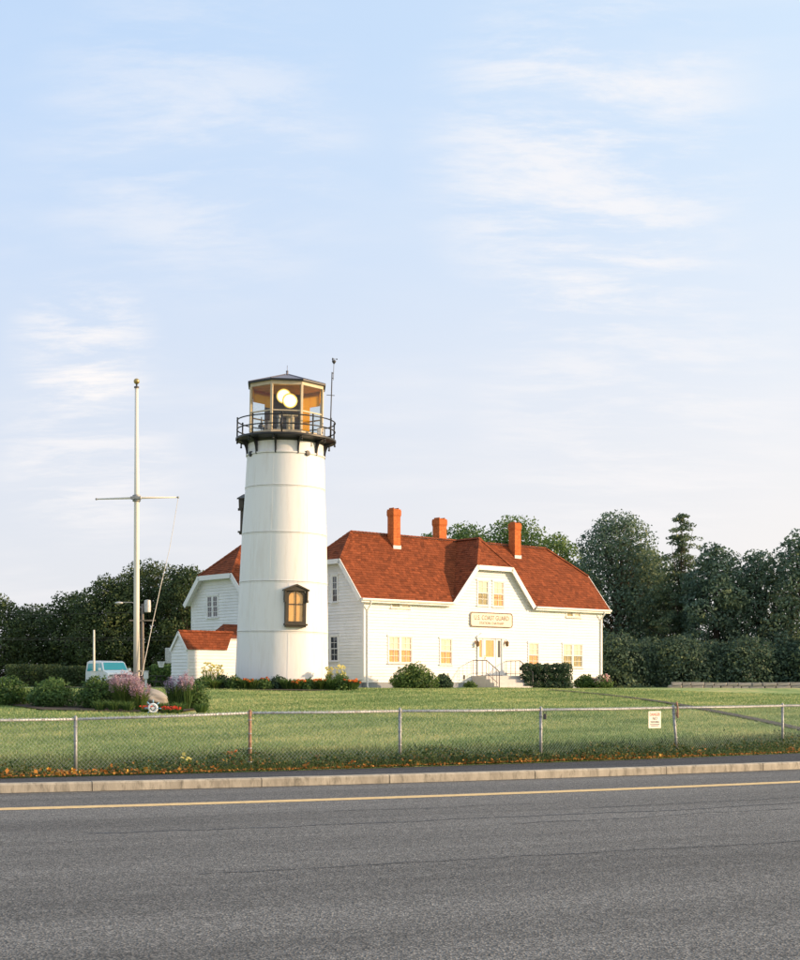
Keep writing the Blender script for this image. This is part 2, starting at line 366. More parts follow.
def asphalt_mat(name, base, light, seal=.0):
    m, nt, b = nodes(name); N = nt.nodes; L = nt.links
    g = N.new('ShaderNodeNewGeometry')
    rot = N.new('ShaderNodeMapping'); rot.inputs['Rotation'].default_value = (0, 0, R(-24)); L.new(g.outputs['Position'], rot.inputs[0])
    def noise(s, d, st=(1,1,1), ro=.6):
        mp = N.new('ShaderNodeMapping'); mp.inputs['Scale'].default_value = st; L.new(rot.outputs[0], mp.inputs[0])
        n = N.new('ShaderNodeTexNoise'); n.inputs['Scale'].default_value = s; n.inputs['Detail'].default_value = d; n.inputs['Roughness'].default_value = ro; L.new(mp.outputs[0], n.inputs['Vector']); return n.outputs['Fac']
    # aggregate: speckle of pale and dark stones in bitumen
    vo = N.new('ShaderNodeTexVoronoi'); vo.inputs['Scale'].default_value = 55; L.new(g.outputs['Position'], vo.inputs['Vector'])
    r = N.new('ShaderNodeValToRGB'); e = r.color_ramp.elements; e[0].position = .15; e[0].color = (*[c*.55 for c in base], 1); e[1].position = .95; e[1].color = (*light, 1)
    k = e.new(.55); k.color = (*base, 1)
    sp = N.new('ShaderNodeSeparateColor'); L.new(vo.outputs['Color'], sp.inputs[0]); L.new(sp.outputs[0], r.inputs[0])
    # long streaks along the road and soft patches
    st = N.new('ShaderNodeMapRange'); st.inputs['From Min'].default_value = .3; st.inputs['From Max'].default_value = .7; st.inputs['To Min'].default_value = .70; st.inputs['To Max'].default_value = 1.28
    L.new(noise(.8, 7, (.05, 1, 1), .72), st.inputs['Value'])
    sc = N.new('ShaderNodeVectorMath'); sc.operation = 'SCALE'; L.new(r.outputs[0], sc.inputs[0]); L.new(st.outputs[0], sc.inputs['Scale'])
    s2 = N.new('ShaderNodeMapRange'); s2.inputs['From Min'].default_value = .35; s2.inputs['From Max'].default_value = .65; s2.inputs['To Min'].default_value = .88; s2.inputs['To Max'].default_value = 1.12
    L.new(noise(7, 8), s2.inputs['Value'])
    sc2 = N.new('ShaderNodeVectorMath'); sc2.operation = 'SCALE'; L.new(sc.outputs[0], sc2.inputs[0]); L.new(s2.outputs[0], sc2.inputs['Scale'])
    s3 = N.new('ShaderNodeMapRange'); s3.inputs['From Min'].default_value = .35; s3.inputs['From Max'].default_value = .65; s3.inputs['To Min'].default_value = .80; s3.inputs['To Max'].default_value = 1.14
    L.new(noise(.42, 3, (.03, 1, 1), .5), s3.inputs['Value'])
    sc3 = N.new('ShaderNodeVectorMath'); sc3.operation = 'SCALE'; L.new(sc2.outputs[0], sc3.inputs[0]); L.new(s3.outputs[0], sc3.inputs['Scale']); sc2 = sc3
    L.new(sc2.outputs[0], b.inputs['Base Color']); b.inputs['Roughness'].default_value = .85; b.inputs['Specular IOR Level'].default_value = .3
    bp = N.new('ShaderNodeBump'); bp.inputs['Strength'].default_value = .8; bp.inputs['Distance'].default_value = .012; L.new(vo.outputs['Distance'], bp.inputs['Height']); L.new(bp.outputs[0], b.inputs['Normal'])
    return m
M['lawn'] = ground_mat()
M['asphalt'] = asphalt_mat('road_asphalt', (.122,.122,.118), (.235,.23,.22))
M['walk'] = asphalt_mat('footway_asphalt', (.045,.048,.055), (.10,.10,.105))
M['yline'] = mat('worn_yellow_paint', (.72,.50,.22), .75, var=.12, vscale=6, stain=(.22,.19,.13), stain_amt=.7, sscale=9, bump=.4, bscale=60)
M['tar'] = mat('crack_tar', (.028,.029,.031), .6, var=.2)
M['pathmat'] = mat('old_asphalt_path', (.05,.045,.036), .9, var=.2, vscale=3, bump=.5)
M['gravel'] = mat('sandy_gravel', (.34,.29,.20), .95, var=.2, vscale=2, bump=.6)

# ------------------------------------------------------------------ ground lines
def kerbY(X):
    x = max(-14.0, min(16.0, X)); y = 28.74 + .4475*x + .0084*x*x
    g = .4475 + .0168*x
    return y + (X - x)*g
FEN = [(-20.5,24.6),(-16.6,25.9),(-12.9,27.1),(-9.7,28.3),(-6.38,29.5),(-3.07,30.7),(0.0,31.9),(3.15,33.55),(6.73,36.4),(10.1,39.6),(13.4,42.9),(16.7,46.2)]
def fenceY(X):
    if X <= FEN[0][0]: return FEN[0][1] + (X-FEN[0][0])*.33
    for (a, b), (c, d) in zip(FEN, FEN[1:]):
        if X <= c: return b + (d-b)*(X-a)/(c-a)
    return FEN[-1][1] + (X-FEN[-1][0])*.9
def walkY(X): return min(kerbY(X) + 2.35 + .11*max(-10, min(12, X)), fenceY(X) - .35)
def ground_z(X, Y):
    s = Y - fenceY(X)
    dip = .12*max(0.0, min(1.0, (-2.5 - X)/4.0)) * max(0.0, 1 - abs(s)/8.0)
    if s <= 0: return .20 - dip + max(s, -1.5)*.02
    t = min(1.0, s/38.0)
    z = .20 + 1.45*(t*(1.25 - .25*t))
    return z - dip + .02*math.sin(X*.7+Y*.31)*min(1, s/6.0)

# lawn terrain: one sheet from the footway to the horizon
xs = sorted(set([round(v, 3) for v in list(np.linspace(-26, 26, 88)) + list(np.linspace(-90, 90, 31)) + [-2500, -900, -400, -180, 180, 400, 900, 2500]]))
ts = list(np.linspace(0, 46, 70)) + [50, 56, 64, 74, 90, 120, 170, 260, 450, 1000, 3000]
V = []; Fc = []
for i, t in enumerate(ts):
    for X in xs:
        Y = walkY(X) + t; V.append((X, Y, ground_z(X, Y) if t > 0 else .172))
nx = len(xs)
for i in range(len(ts)-1):
    for j in range(nx-1): a = i*nx + j; Fc.append((a, a+1, a+nx+1, a+nx))
tag(link('lawn', mesh_np('lawn', V, Fc), M['lawn'], smooth=True), kind='structure')

def strip(name, f0, f1, z, x0, x1, step, m, kind='structure', skirt=0):
    V = []; Fc = []; n = 0; X = x0
    while X <= x1 + 1e-6:
        V += [(X, f0(X), z), (X, f1(X), z)]
        if n: b = 2*n; Fc.append((b-2, b, b+1, b-1))
        n += 1; X += step
    return tag(link(name, mesh_np(name, V, Fc), m), kind=kind)
strip('ground', lambda X: -3000, lambda X: kerbY(X)-4, -.03, -2600, 2600, 100, M['gravel'])
strip('road', lambda X: -14.0, lambda X: kerbY(X), 0.0, -140, 140, 2, M['asphalt'])
strip('sidewalk', lambda X: kerbY(X)+.19, lambda X: walkY(X)+.12, .166, -140, 140, 1, M['walk'])
# yellow line with slightly ragged edges
V = []; Fc = []; n = 0
for X in np.arange(-60, 60, .12):
    c = kerbY(X) - 3.62; e0, e1 = rng.normal(0, .006, 2)
    V += [(X, c-.23+e0, .004), (X, c+.23+e1, .004)]
    if n: b = 2*n; Fc.append((b-2, b, b+1, b-1))
    n += 1
tag(link('road_line', mesh_np('road_line', V, Fc), M['yline']), kind='structure')
# tarred cracks running along the road
def crack(off, x0, x1, w, seed, name='road_crack'):
    r = np.random.default_rng(seed); V = []; Fc = []; n = 0; d = 0; X = x0
    while X < x1:
        d = d*.96 + r.normal(0, .022); ww = w*abs(1 + r.normal(0, .45))
        c = kerbY(X) - off + d; V += [(X, c-ww, .0035), (X, c+ww, .0035)]
        if n: b = 2*n; Fc.append((b-2, b, b+1, b-1))
        n += 1; X += .07
    tag(link(name, mesh_np(name, V, Fc), M['tar']), kind='structure')
crack(8.1, -4, 9, .030, 3); crack(5.9, -1.0, 2.2, .016, 5); crack(8.95, 1.5, 6, .018, 8); crack(12.9, -2, 5, .016, 12)
crack(7.1, 3.0, 7.0, .022, 15)

# kerb of concrete blocks with joints
kerb = bpy.data.objects.new('kerb', None); C.objects.link(kerb); kerb['kind'] = 'structure'
X = -27.0; kb = 0
while X < 30:
    L_ = 2.9 if kb % 3 else 2.35; X1 = X + L_; m = MB(); seg = 4; V = []
    gap = .008
    for i in range(seg+1):
        xx = X+gap + (L_-2*gap)*i/seg; y = kerbY(xx); g = (kerbY(xx+.1)-y)/.1; nn = Vector((-g, 1, 0)).normalized(); j = rng.normal(0, .002)
        for (o_, z) in ((0,-.05), (0,.135+j), (.02,.165+j), (.18,.170+j), (.18,-.05)): V.append(Vector((xx, y, 0)) + nn*(o_) + Vector((0,0,z)))
    fs = []
    for i in range(seg):
        for k in range(5): fs.append((i*5+k, (i+1)*5+k, (i+1)*5+(k+1)%5, i*5+(k+1)%5))
    fs += [(0,1,2,3,4), tuple(seg*5+k for k in (4,3,2,1,0))]
    m.add(V, fs); m.build('kerb_stone', M['kerb'], kerb); X = X1; kb += 1
# gutter joint: dark sand line where road meets kerb
V = []; Fc = []; n = 0
for X in np.arange(-27, 30, .1):
    c = kerbY(X); w = .05 + .03*rng.random(); V += [(X, c-w, .0032), (X, c-.001, .0032)]
    if n: b = 2*n; Fc.append((b-2, b, b+1, b-1))
    n += 1
tag(link('gutter', mesh_np('gutter', V, Fc), M['tar']), kind='structure')
# path crossing the lawn to the front steps
pts = [(4.6,84.5),(10.4,72.0),(14.0,63.0),(19.0,52.0),(26.0,43.0)]
def on_ground(x, y):
    Y = 30.0
    while Y < 140 and ground_z(px(x, Y), Y) < pz(y, Y): Y += .05
    return px(x, Y), Y
pts = [on_ground(x, y) for x, y in ((548,690.3),(600,694.8),(640,699.6),(673,704.4),(712,711.6),(760,721),(830,736))]
V = []; Fc = []; n = 0
dense = []
for (a, b), (c, d) in zip(pts, pts[1:]):
    for k in range(24): dense.append((a+(c-a)*k/24, b+(d-b)*k/24))
for i in range(len(dense)-1):
    (a, b), (c, d) = dense[i], dense[i+1]; t = Vector((c-a, d-b)).normalized(); nn = Vector((-t.y, t.x)); w = .27
    for s_ in (-w, 0, w): xx = a+nn.x*s_; yy = b+nn.y*s_; V.append((xx, yy, ground_z(xx, yy)+.045))
    if n: b_ = 3*n; Fc += [(b_-3, b_, b_+1, b_-2), (b_-2, b_+1, b_+2, b_-1)]
    n += 1
tag(link('path', mesh_np('path', V, Fc), M['pathmat']), kind='structure')

# ------------------------------------------------------------------ grass
def bedded(X, Y):
    xb = X/Y*F_PX + 400; return xb < 203 and 47.3 + max(0.0, 40-xb)/40*3.3 < Y < 56.5
def blades(n, ymin, ymax, sfun, h0, h1, w0, name, m, seed, power=1.0):
    r = np.random.default_rng(seed); V = np.zeros((n*3, 3), np.float32); T = np.zeros(n, np.float32); k = 0
    while k < n:
        u = r.random(); Y = ymin*(ymax/ymin)**u; X = r.uniform(-(.285*Y+1.5), .285*Y+1.5)
        s = Y - fenceY(X)
        if not sfun(X, Y, s, r): continue
        z = ground_z(X, Y) - .01; a = r.uniform(0, 2*math.pi); h = r.uniform(h0, h1); w = w0*(.7+.6*r.random())*(Y/35.0)
        lean = r.normal(0, .45*h, 2); ca, sa = math.cos(a)*w, math.sin(a)*w
        V[k*3] = (X-ca, Y-sa, z); V[k*3+1] = (X+ca, Y+sa, z); V[k*3+2] = (X+lean[0], Y+lean[1], z+h)
        patch = .5 + .14*math.sin(s*2.2+.3*math.sin(X)) + .28*math.sin(X*.55+Y*.21+1.3*math.sin(Y*.4)) * math.cos(Y*.33-X*.17) + .16*math.sin(X*2.1-Y*1.3)
        T[k] = min(1, max(0, patch*.65 + r.normal(0.12, .27))); k += 1
    return tag(link(name, mesh_np(name, V, np.arange(n*3).reshape(-1, 3), T), m), kind='stuff')
tag(blades(300000, 28.5, 78, lambda X,Y,s,r: s > .3 and Y > walkY(X)+.1 and not bedded(X, Y), .035, .085, .013, 'mown_grass', M['blade'], 21),
    'short mown lawn grass yellow green on the slope', 'grass')
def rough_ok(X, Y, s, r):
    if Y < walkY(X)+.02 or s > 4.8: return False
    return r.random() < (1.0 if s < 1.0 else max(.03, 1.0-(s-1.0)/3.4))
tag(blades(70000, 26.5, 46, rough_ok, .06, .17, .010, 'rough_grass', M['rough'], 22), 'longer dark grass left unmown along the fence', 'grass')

# ------------------------------------------------------------------ foliage engine
def leaf_mesh(name, P, Nrm, size, tint, r, aspect=.55, jitter=.8):
    """one small kite-shaped leaf at every point"""
    n = len(P); d = Nrm + r.normal(0, jitter, (n, 3)); d /= np.linalg.norm(d, axis=1)[:, None] + 1e-9
    a = r.normal(0, 1, (n, 3)); a -= (a*d).sum(1)[:, None]*d; a /= np.linalg.norm(a, axis=1)[:, None] + 1e-9
    b = np.cross(d, a); s = size*(.6+.8*r.random(n))[:, None]
    V = np.stack([P - a*s*.5, P + b*s*aspect*.5 + a*s*.05, P + a*s*.5 + d*s*.12, P - b*s*aspect*.5 + a*s*.05], axis=1).reshape(-1, 3)
    return mesh_np(name, V, np.arange(n*4).reshape(-1, 4), tint)
def clump_points(clumps, n, r, inner=.55):
    vol = np.array([c[1][0]*c[1][1]*c[1][2] for c in clumps])**.67; cnt = r.multinomial(n, vol/vol.sum()); P = []; Nn = []; T = []
    for (c, rad), k in zip(clumps, cnt):
        if k == 0: continue
        d = r.normal(0, 1, (k, 3)); d /= np.linalg.norm(d, axis=1)[:, None]
        q = inner + (1-inner)*r.random(k)**.6; rad = np.array(rad)
        wob = 1 + .18*np.sin(d[:, 0]*5+c[0]) * np.cos(d[:, 2]*6+c[1])
        P.append(np.array(c) + d*rad*(q*wob)[:, None]); Nn.append(d + np.array([0, 0, .25])); T.append(np.clip(r.normal(.42, .20, k) + r.normal(0, .19), 0, 1))
    return np.concatenate(P), np.concatenate(Nn), np.concatenate(T)
def tree(name, label, cat, pxc, Y, top, wid, mat_, seed, n=9000, leaf=.3, low=.12, trunk=.28, shape='round', group=None, clumps_n=46, cl=.19, part='crown', lean=0.0, gap=1.0):
    r = np.random.default_rng(seed); X = px(pxc, Y); z0 = ground_z(X, Y); H = pz(top, Y) - z0; Wd = wid*Y/F_PX/2
    t = thing(name, label, cat, (X, Y, z0), 0, group); cs = []
    for i in range(clumps_n):
        f = (i + .5)/clumps_n; hz_ = low + (1-low)*f
        if shape == 'round': env = math.sin(math.pi*min(1, max(0, (hz_-low)/(1-low)*.86+.12)))**.55
        elif shape == 'cone': env = (1-hz_)**.8*1.05 + .05
        elif shape == 'tier': env = ((1-hz_)**.75)*(.45+.55*(((i//5)%3)/2.0)) + .02
        else: env = (1 - .75*hz_**3)
        a = i*2.39996 + r.normal(0, .3); rr = Wd*env*(.45+.55*r.random()**.5)*gap
        s = Wd*cl*(1.25 if env > .5 else .9)*(.75+.55*r.random())*2
        if shape == 'tier': rad = (s*1.1*(.55+.6*(1-hz_)), s*1.1*(.55+.6*(1-hz_)), s*.30)
        else: rad = (s, s, s*.75)
        zz = H*hz_ - rad[2]*.5
        cs.append(((rr*math.cos(a) + lean*hz_*H, rr*math.sin(a), zz), rad))
    if shape == 'tier':
        cs = []; nt_ = 17
        for k in range(nt_):
            f = .10 + .90*(k/(nt_-1)); Rk = (Wd*min(1.0, 1.25*(1.08-f)**.60) + .05)*(1.0, .72, .86)[k % 3]
            nb = 9 if f < .7 else 6
            for j in range(nb):
                if r.random() < .10: continue
                a = j*2*math.pi/nb + k*1.1 + r.normal(0, .25); Rj = Rk*r.uniform(.60, 1.18); dz_ = r.normal(0, .16)
                for q in (.25, .6, .95):
                    s = (.55-.22*q)*(.55+.8*(1-f))
                    cs.append(((Rj*q*math.cos(a), Rj*q*math.sin(a), H*f - .15 + dz_ + .18*q*Rj*(.6-q)), (s*1.25, s*1.25, s*.60)))
        cs.append(((0, 0, H-.15), (.22, .22, .45)))
    P, Nn, T = clump_points(cs, n, r); P[:, 2] = np.maximum(P[:, 2], .05)
    link(part, leaf_mesh(part, P, Nn, leaf, T, r), mat_, t)
    if shape == 'tier': trunk *= .55
    m = MB(); hh = H*.86
    m.tube([(0,0,-.1), (trunk*.2, 0, H*.2), (lean*H*.5-trunk*.1, trunk*.2, H*.5), (lean*hh, 0, hh)], [trunk, trunk*.8, trunk*.5, trunk*.12], 8)
    m.build('trunk', M['bark'], t, smooth=True)
    m = MB()
    for (c, rad) in (cs[::2] if shape != 'tier' else cs[2::9]):
        zb = max(H*.12, c[2]*.62); zb = min(zb, H*.8)
        st = Vector((lean*zb, 0, zb)); en = Vector(c); mid = st.lerp(en, .55) + Vector((0, 0, -.05*H*.3))
        m.tube([st, mid, en], [trunk*.28, trunk*.16, trunk*.04], 5)
    m.build('limb', M['bark'], t, smooth=True, kind='stuff')
    return t
def shrub(name, label, cat, X, Y, w, d, h, mat_, seed, n=2500, leaf=.07, group=None, boxy=False, flowers=None, nf=0, fleaf=.06, fzone=None, rz=0.0, inner=.62, clumps_n=16):
    r = np.random.default_rng(seed); z0 = ground_z(X, Y); t = thing(name, label, cat, (X, Y, z0), rz, group); cs = []
    if boxy:
        nxx = max(2, int(w/.5)); nyy = max(2, int(d/.5)); nz = max(2, int(h/.45))
        for i in range(nxx):
            for j in range(nyy):
                for k in range(nz):
                    cs.append(((((i+.5)/nxx-.5)*w*.93+r.normal(0,.02), ((j+.5)/nyy-.5)*d*.93, (k+.5)/nz*h*.97+r.normal(0,.015)), (w/nxx*.62, d/nyy*.62, h/nz*.60)))
    else:
        for i in range(clumps_n):
            a = i*2.4; q = math.sqrt((i+.5)/clumps_n); hh = h*(1-q*q*.55); rr = .3*h*(.8+.4*r.random())
            cs.append(((q*(w/2-rr*.7)*math.cos(a), q*(d/2-rr*.7)*math.sin(a), hh-rr*.9 if hh > rr else rr*.3), (rr*1.15, rr*1.15, rr)))
            cs.append(((q*(w/2-rr*.6)*math.cos(a+.4), q*(d/2-rr*.6)*math.sin(a+.4), h*.28), (rr*1.2, rr*1.2, h*.3)))
    P, Nn, T = clump_points(cs, n, r, inner); k = P[:, 2] > .0; P, Nn, T = P[k], Nn[k], T[k]
    link('foliage', leaf_mesh('foliage', P, Nn, leaf, T, r), mat_, t)
    m = MB()
    for a in range(6):
        an = a*1.05; m.tube([(0, 0, -.05), (.2*w*math.cos(an), .2*d*math.sin(an), h*.4), (.33*w*math.cos(an), .33*d*math.sin(an), h*.72)], [.03*h+.01, .02*h+.005, .004], 5)
    m.build('stem', M['bark'], t, kind='stuff')
    if flowers is not None:
        P, Nn, T = clump_points(cs, nf*4, r, .95); k = P[:, 2] > h*.3
        if fzone: k &= fzone(P)
        P, Nn, T = P[k][:nf], Nn[k][:nf], T[k][:nf]
        if len(P): 
            P3 = np.repeat(P, 4, 0) + r.normal(0, fleaf*.35, (len(P)*4, 3)); link('blossom', leaf_mesh('blossom', P3, np.repeat(Nn, 4, 0), fleaf, np.clip(np.repeat(T, 4)+r.normal(0,.15,len(P3)),0,1), r, .9), flowers, t, kind='stuff')
    return t
def tuft(name, label, cat, X, Y, w, h, seed, blade=None, n=420, plume=None, npl=90, plen=.22, blen=1.0, group=None, flower=None, nfl=0, fsize=.08, pw=.02, bw=.012, fz=1.05):
    r = np.random.default_rng(seed); z0 = ground_z(X, Y); t = thing(name, label, cat, (X, Y, z0), 0, group)
    V = np.zeros((n*5, 3), np.float32); Fq = []; T = np.zeros(n*2, np.float32)
    for i in range(n):
        a = r.uniform(0, 2*math.pi); q = math.sqrt(r.random()); b = np.array([math.cos(a), math.sin(a)]); root = b*q*w*.22
        L_ = h*blen*(.55+.45*r.random()); out = w*.5*(.25+.75*q)*(.7+.5*r.random()); wd = bw*(.7+.6*r.random()); pa = r.uniform(0, math.pi); s_ = np.array([math.cos(pa), math.sin(pa)])*wd
        mid = root + b*out*.45; tip = root + b*out
        V[i*5] = (*(root-s_), 0); V[i*5+1] = (*(root+s_), 0); V[i*5+2] = (*(mid+s_*.8), L_*.72); V[i*5+3] = (*(mid-s_*.8), L_*.72); V[i*5+4] = (*tip, L_*(1-.25*q*r.random()))
        T[i*2] = T[i*2+1] = min(1, max(0, r.normal(.4, .25)))
    tri = []
    for i in range(n): b0 = i*5; tri += [(b0, b0+1, b0+2, b0+3), (b0+3, b0+2, b0+4, b0+4)]
    me = bpy.data.meshes.new('leaves'); fl = []
    for i in range(n): b0 = i*5; fl += [(b0, b0+1, b0+2, b0+3), (b0+3, b0+2, b0+4)]
    me.from_pydata([tuple(map(float, v)) for v in V], [], fl); me.update(); at = me.attributes.new('tint', 'FLOAT', 'FACE'); at.data.foreach_set('value', T)
    link('leaves', me, blade or M['lily'], t, kind='stuff')
    if plume is not None:
        P = []; 
        for i in range(npl):
            a = r.uniform(0, 2*math.pi); q = math.sqrt(r.random()); c = np.array([math.cos(a)*q*w*.48, math.sin(a)*q*w*.48, h*(1.0-.28*q*q)*(.86+.14*r.random())])
            for k in range(14): f = k/13; P.append(c + np.array([math.cos(a)*f*plen*.35*q, math.sin(a)*f*plen*.35*q, (f-.5)*plen]) + r.normal(0, pw, 3))
        P = np.array(P); link('plume', leaf_mesh('plume', P, np.tile([0,0,1.], (len(P),1)), pw*2.6, np.clip(r.normal(.5,.25,len(P)),0,1), r, .5), plume, t, kind='stuff')
    if flower is not None:
        P = []; Nn = []; 
        for i in range(nfl):
            a = r.uniform(0, 2*math.pi); q = math.sqrt(r.random()); c = np.array([math.cos(a)*q*w*.5, math.sin(a)*q*w*.5, h*fz*(.55+.5*r.random()**.8)])
            for k in range(6): an = k*math.pi/3; o_ = np.array([math.cos(an), math.sin(an), .35]); P.append(c + o_*fsize*.4); Nn.append(o_)
        P = np.array(P); link('bloom', leaf_mesh('bloom', P, np.array(Nn), fsize, np.clip(r.normal(.55,.22,len(P)),0,1), r, .6, .3), flower, t, kind='stuff')
    return t

# ------------------------------------------------------------------ wall and roof coursework
def scan(poly, t):
    xs_ = []
    for i in range(len(poly)):
        (x0, y0), (x1, y1) = poly[i], poly[(i+1) % len(poly)]
        if (y0 <= t) != (y1 <= t): xs_.append(x0 + (t-y0)*(x1-x0)/(y1-y0))
    xs_.sort(); return list(zip(xs_[::2], xs_[1::2]))
def courses(poly3, expo, tb, tt, tab=None, holes=(), seed=1, jit=.0):
    """rows of lapped boards (tab=None) or shingles (tab=width) over a planar polygon; returns MB"""
    r = np.random.default_rng(seed); P = [Vector(p) for p in poly3]; o = P[0]
    nrm = Vector((0, 0, 0))
    for i in range(len(P)): nrm += P[i].cross(P[(i+1) % len(P)])
    nrm.normalize()
    sax = Vector((0, 0, 1)).cross(nrm).normalized(); tax = nrm.cross(sax).normalized()
    if tax.z < 0: tax = -tax; sax = -sax
    q = [((p-o).dot(sax), (p-o).dot(tax)) for p in P]; t0 = min(a[1] for a in q); t1 = max(a[1] for a in q)
    mb = MB(); nr = int(math.ceil((t1-t0)/expo)); e = 1e-3
    if tab: mb.cur = .1; mb.add([p + nrm*.0015 for p in P], [tuple(range(len(P)))])
    def pt(s, t, h): return o + sax*s + tax*t + nrm*h
    for k in range(nr):
        a = t0 + k*expo; b = min(a+expo, t1); mid = (a+b)/2
        I0 = scan(q, a+e); I1 = scan(q, b-e); Im = scan(q, mid)
        if len(I0) != len(I1): I0 = I1 = Im
        row = []
        for (l0, r0), (l1, r1) in zip(I0, I1): row.append((l0, r0, l1, r1))
        for (h0, h1, g0, g1) in holes:
            if not (g0 < mid < g1): continue
            new = []
            for (l0, r0, l1, r1) in row:
                if h1 <= l0 or h0 >= r0: new.append((l0, r0, l1, r1)); continue
                if l0 < h0: new.append((l0, h0, l1, h0))
                if r0 > h1: new.append((h1, r0, h1, r1))
            row = new
        for (l0, r0, l1, r1) in row:
            if r0-l0 < .02 and r1-l1 < .02: continue
            cuts = [0.0]
            if tab:
                x = r.uniform(.3, 1)*tab/max(r0-l0, .01)
                while x < 1: cuts.append(x); x += tab*r.uniform(.75, 1.25)/max(r0-l0, .01)
            elif r0-l0 > 4.5:
                x = r.uniform(2, 4)/(r0-l0)
                while x < 1: cuts.append(x); x += r.uniform(3, 4.5)/(r0-l0)
            cuts.append(1.0); gp = .004 if tab else .0015
            for c0, c1 in zip(cuts, cuts[1:]):
                a0 = l0+(r0-l0)*c0+gp; a1 = l0+(r0-l0)*c1-gp; b0 = l1+(r1-l1)*c0+gp; b1 = l1+(r1-l1)*c1-gp
                if a1 <= a0 and b1 <= b0: continue
                a1 = max(a1, a0); b1 = max(b1, b0); j = r.normal(0, jit) if jit else 0; th = tb*(1+ (r.uniform(-.25,.35) if tab else 0))
                mb.cur = float(np.clip(r.normal(.5, .25), 0, 1))
                v = [pt(a0, a+j, th), pt(a1, a+j, th), pt(b1, b, tt), pt(b0, b, tt), pt(a0, a+j, 0), pt(a1, a+j, 0)]
                mb.add(v, [(0,1,2,3), (4,5,1,0), (4,0,3), (5,2,1)])
    return mb
def roof_plane(parent, poly3, name='roof', expo=.165, tab=.25, seed=1, deck=.07):
    P = [Vector(p) for p in poly3]; nrm = Vector((0, 0, 0))
    for i in range(len(P)): nrm += P[i].cross(P[(i+1) % len(P)])
    nrm.normalize()
    if nrm.z < 0: P = P[::-1]; nrm = -nrm
    d = MB().prism([p - nrm*.002 for p in P], -nrm*deck).build(name, M['white'], parent)
    courses(P, expo, .020, .004, tab, seed=seed, jit=.006).build('shingles', M['shingle'], d, kind='stuff', tint=True)
    return d
def cap(parent, a, b, seed=0, w=.13, name='ridge_cap'):
    a = Vector(a); b = Vector(b); d = (b-a); L_ = d.length; d.normalize(); side = d.cross(Vector((0,0,1))).normalized(); up = side.cross(d); m = MB(); r = random.Random(seed); x = 0
    while x < L_-.05:
        x1 = min(L_, x+.25); m.cur = r.random(); p = a + d*x; q = a + d*(x1+.03)
        m.add([p-side*w-up*.05, p+up*.045, p+side*w-up*.05, q-side*w-up*.06, q+up*.03, q+side*w-up*.06], [(0,1,4,3), (1,2,5,4), (0,2,1)]); x = x1
    return m.build(name, M['shingle'], parent, tint=True)
def board(parent, a, b, h, th, out, name, m=None, drop=0.0):
    """board hanging below the line a-b, thickness th towards 'out'"""
    a = Vector(a); b = Vector(b); out = Vector(out).normalized(); d = (b-a).normalized(); dn = d.cross(out).normalized()
    if dn.z > 0: dn = -dn
    a = a + dn*drop; b = b + dn*drop
    return MB().prism([a, b, b+dn*h, a+dn*h], out*th).build(name, m or M['white'], parent)

# ------------------------------------------------------------------ keeper's house
TH = R(41.3); d_ = Vector((math.cos(TH), math.sin(TH))); n_ = Vector((-d_.y, d_.x)); C0 = Vector((-1.83, 76.1)); BASE = 1.62
HZ = EYE - BASE
def U(x, v=0.0):           # distance along the front for a bearing
    t = (x-400)/F_PX; return (t*(C0.y+n_.y*v) - (C0.x+n_.x*v)) / (d_.x - t*d_.y)
def Vv(x, u=0.0):
    t = (x-400)/F_PX; return (t*(C0.y+d_.y*u) - (C0.x+d_.x*u)) / (n_.x - t*n_.y)
def Hh(y, u, v=0.0):
    Y = C0.y + u*d_.y + v*n_.y; return (HOR-y)*Y/F_PX + HZ
house = thing('keepers_house', 'long white clapboard station house with red shingle roof and centre gable, behind the lighthouse', 'house', (C0.x, C0.y, BASE), TH)
Wd, A = 18.2, 2.75; HE, HR, HJ = 4.7+HZ, 8.04+HZ, 6.42+HZ
mS = (HR-HE)/A; VJ = (HJ-HE)/mS; OV, OE, OG = .42, .3, .3; SL, SR, GC, SC = 1.4, 1.84, 9.1, .95; mG = (HR-HE)/2.86; GJ = (HR-HJ)/mG; GV = 2.86 + OE*mS/mG; GE = 2.86
zl = HE - OE*mS
def wallz(poly_xz, y0, th, m, name, parent): return MB().prism([(x, y0, z) for x, z in poly_xz], (0, th, 0)).build(name, m, parent)

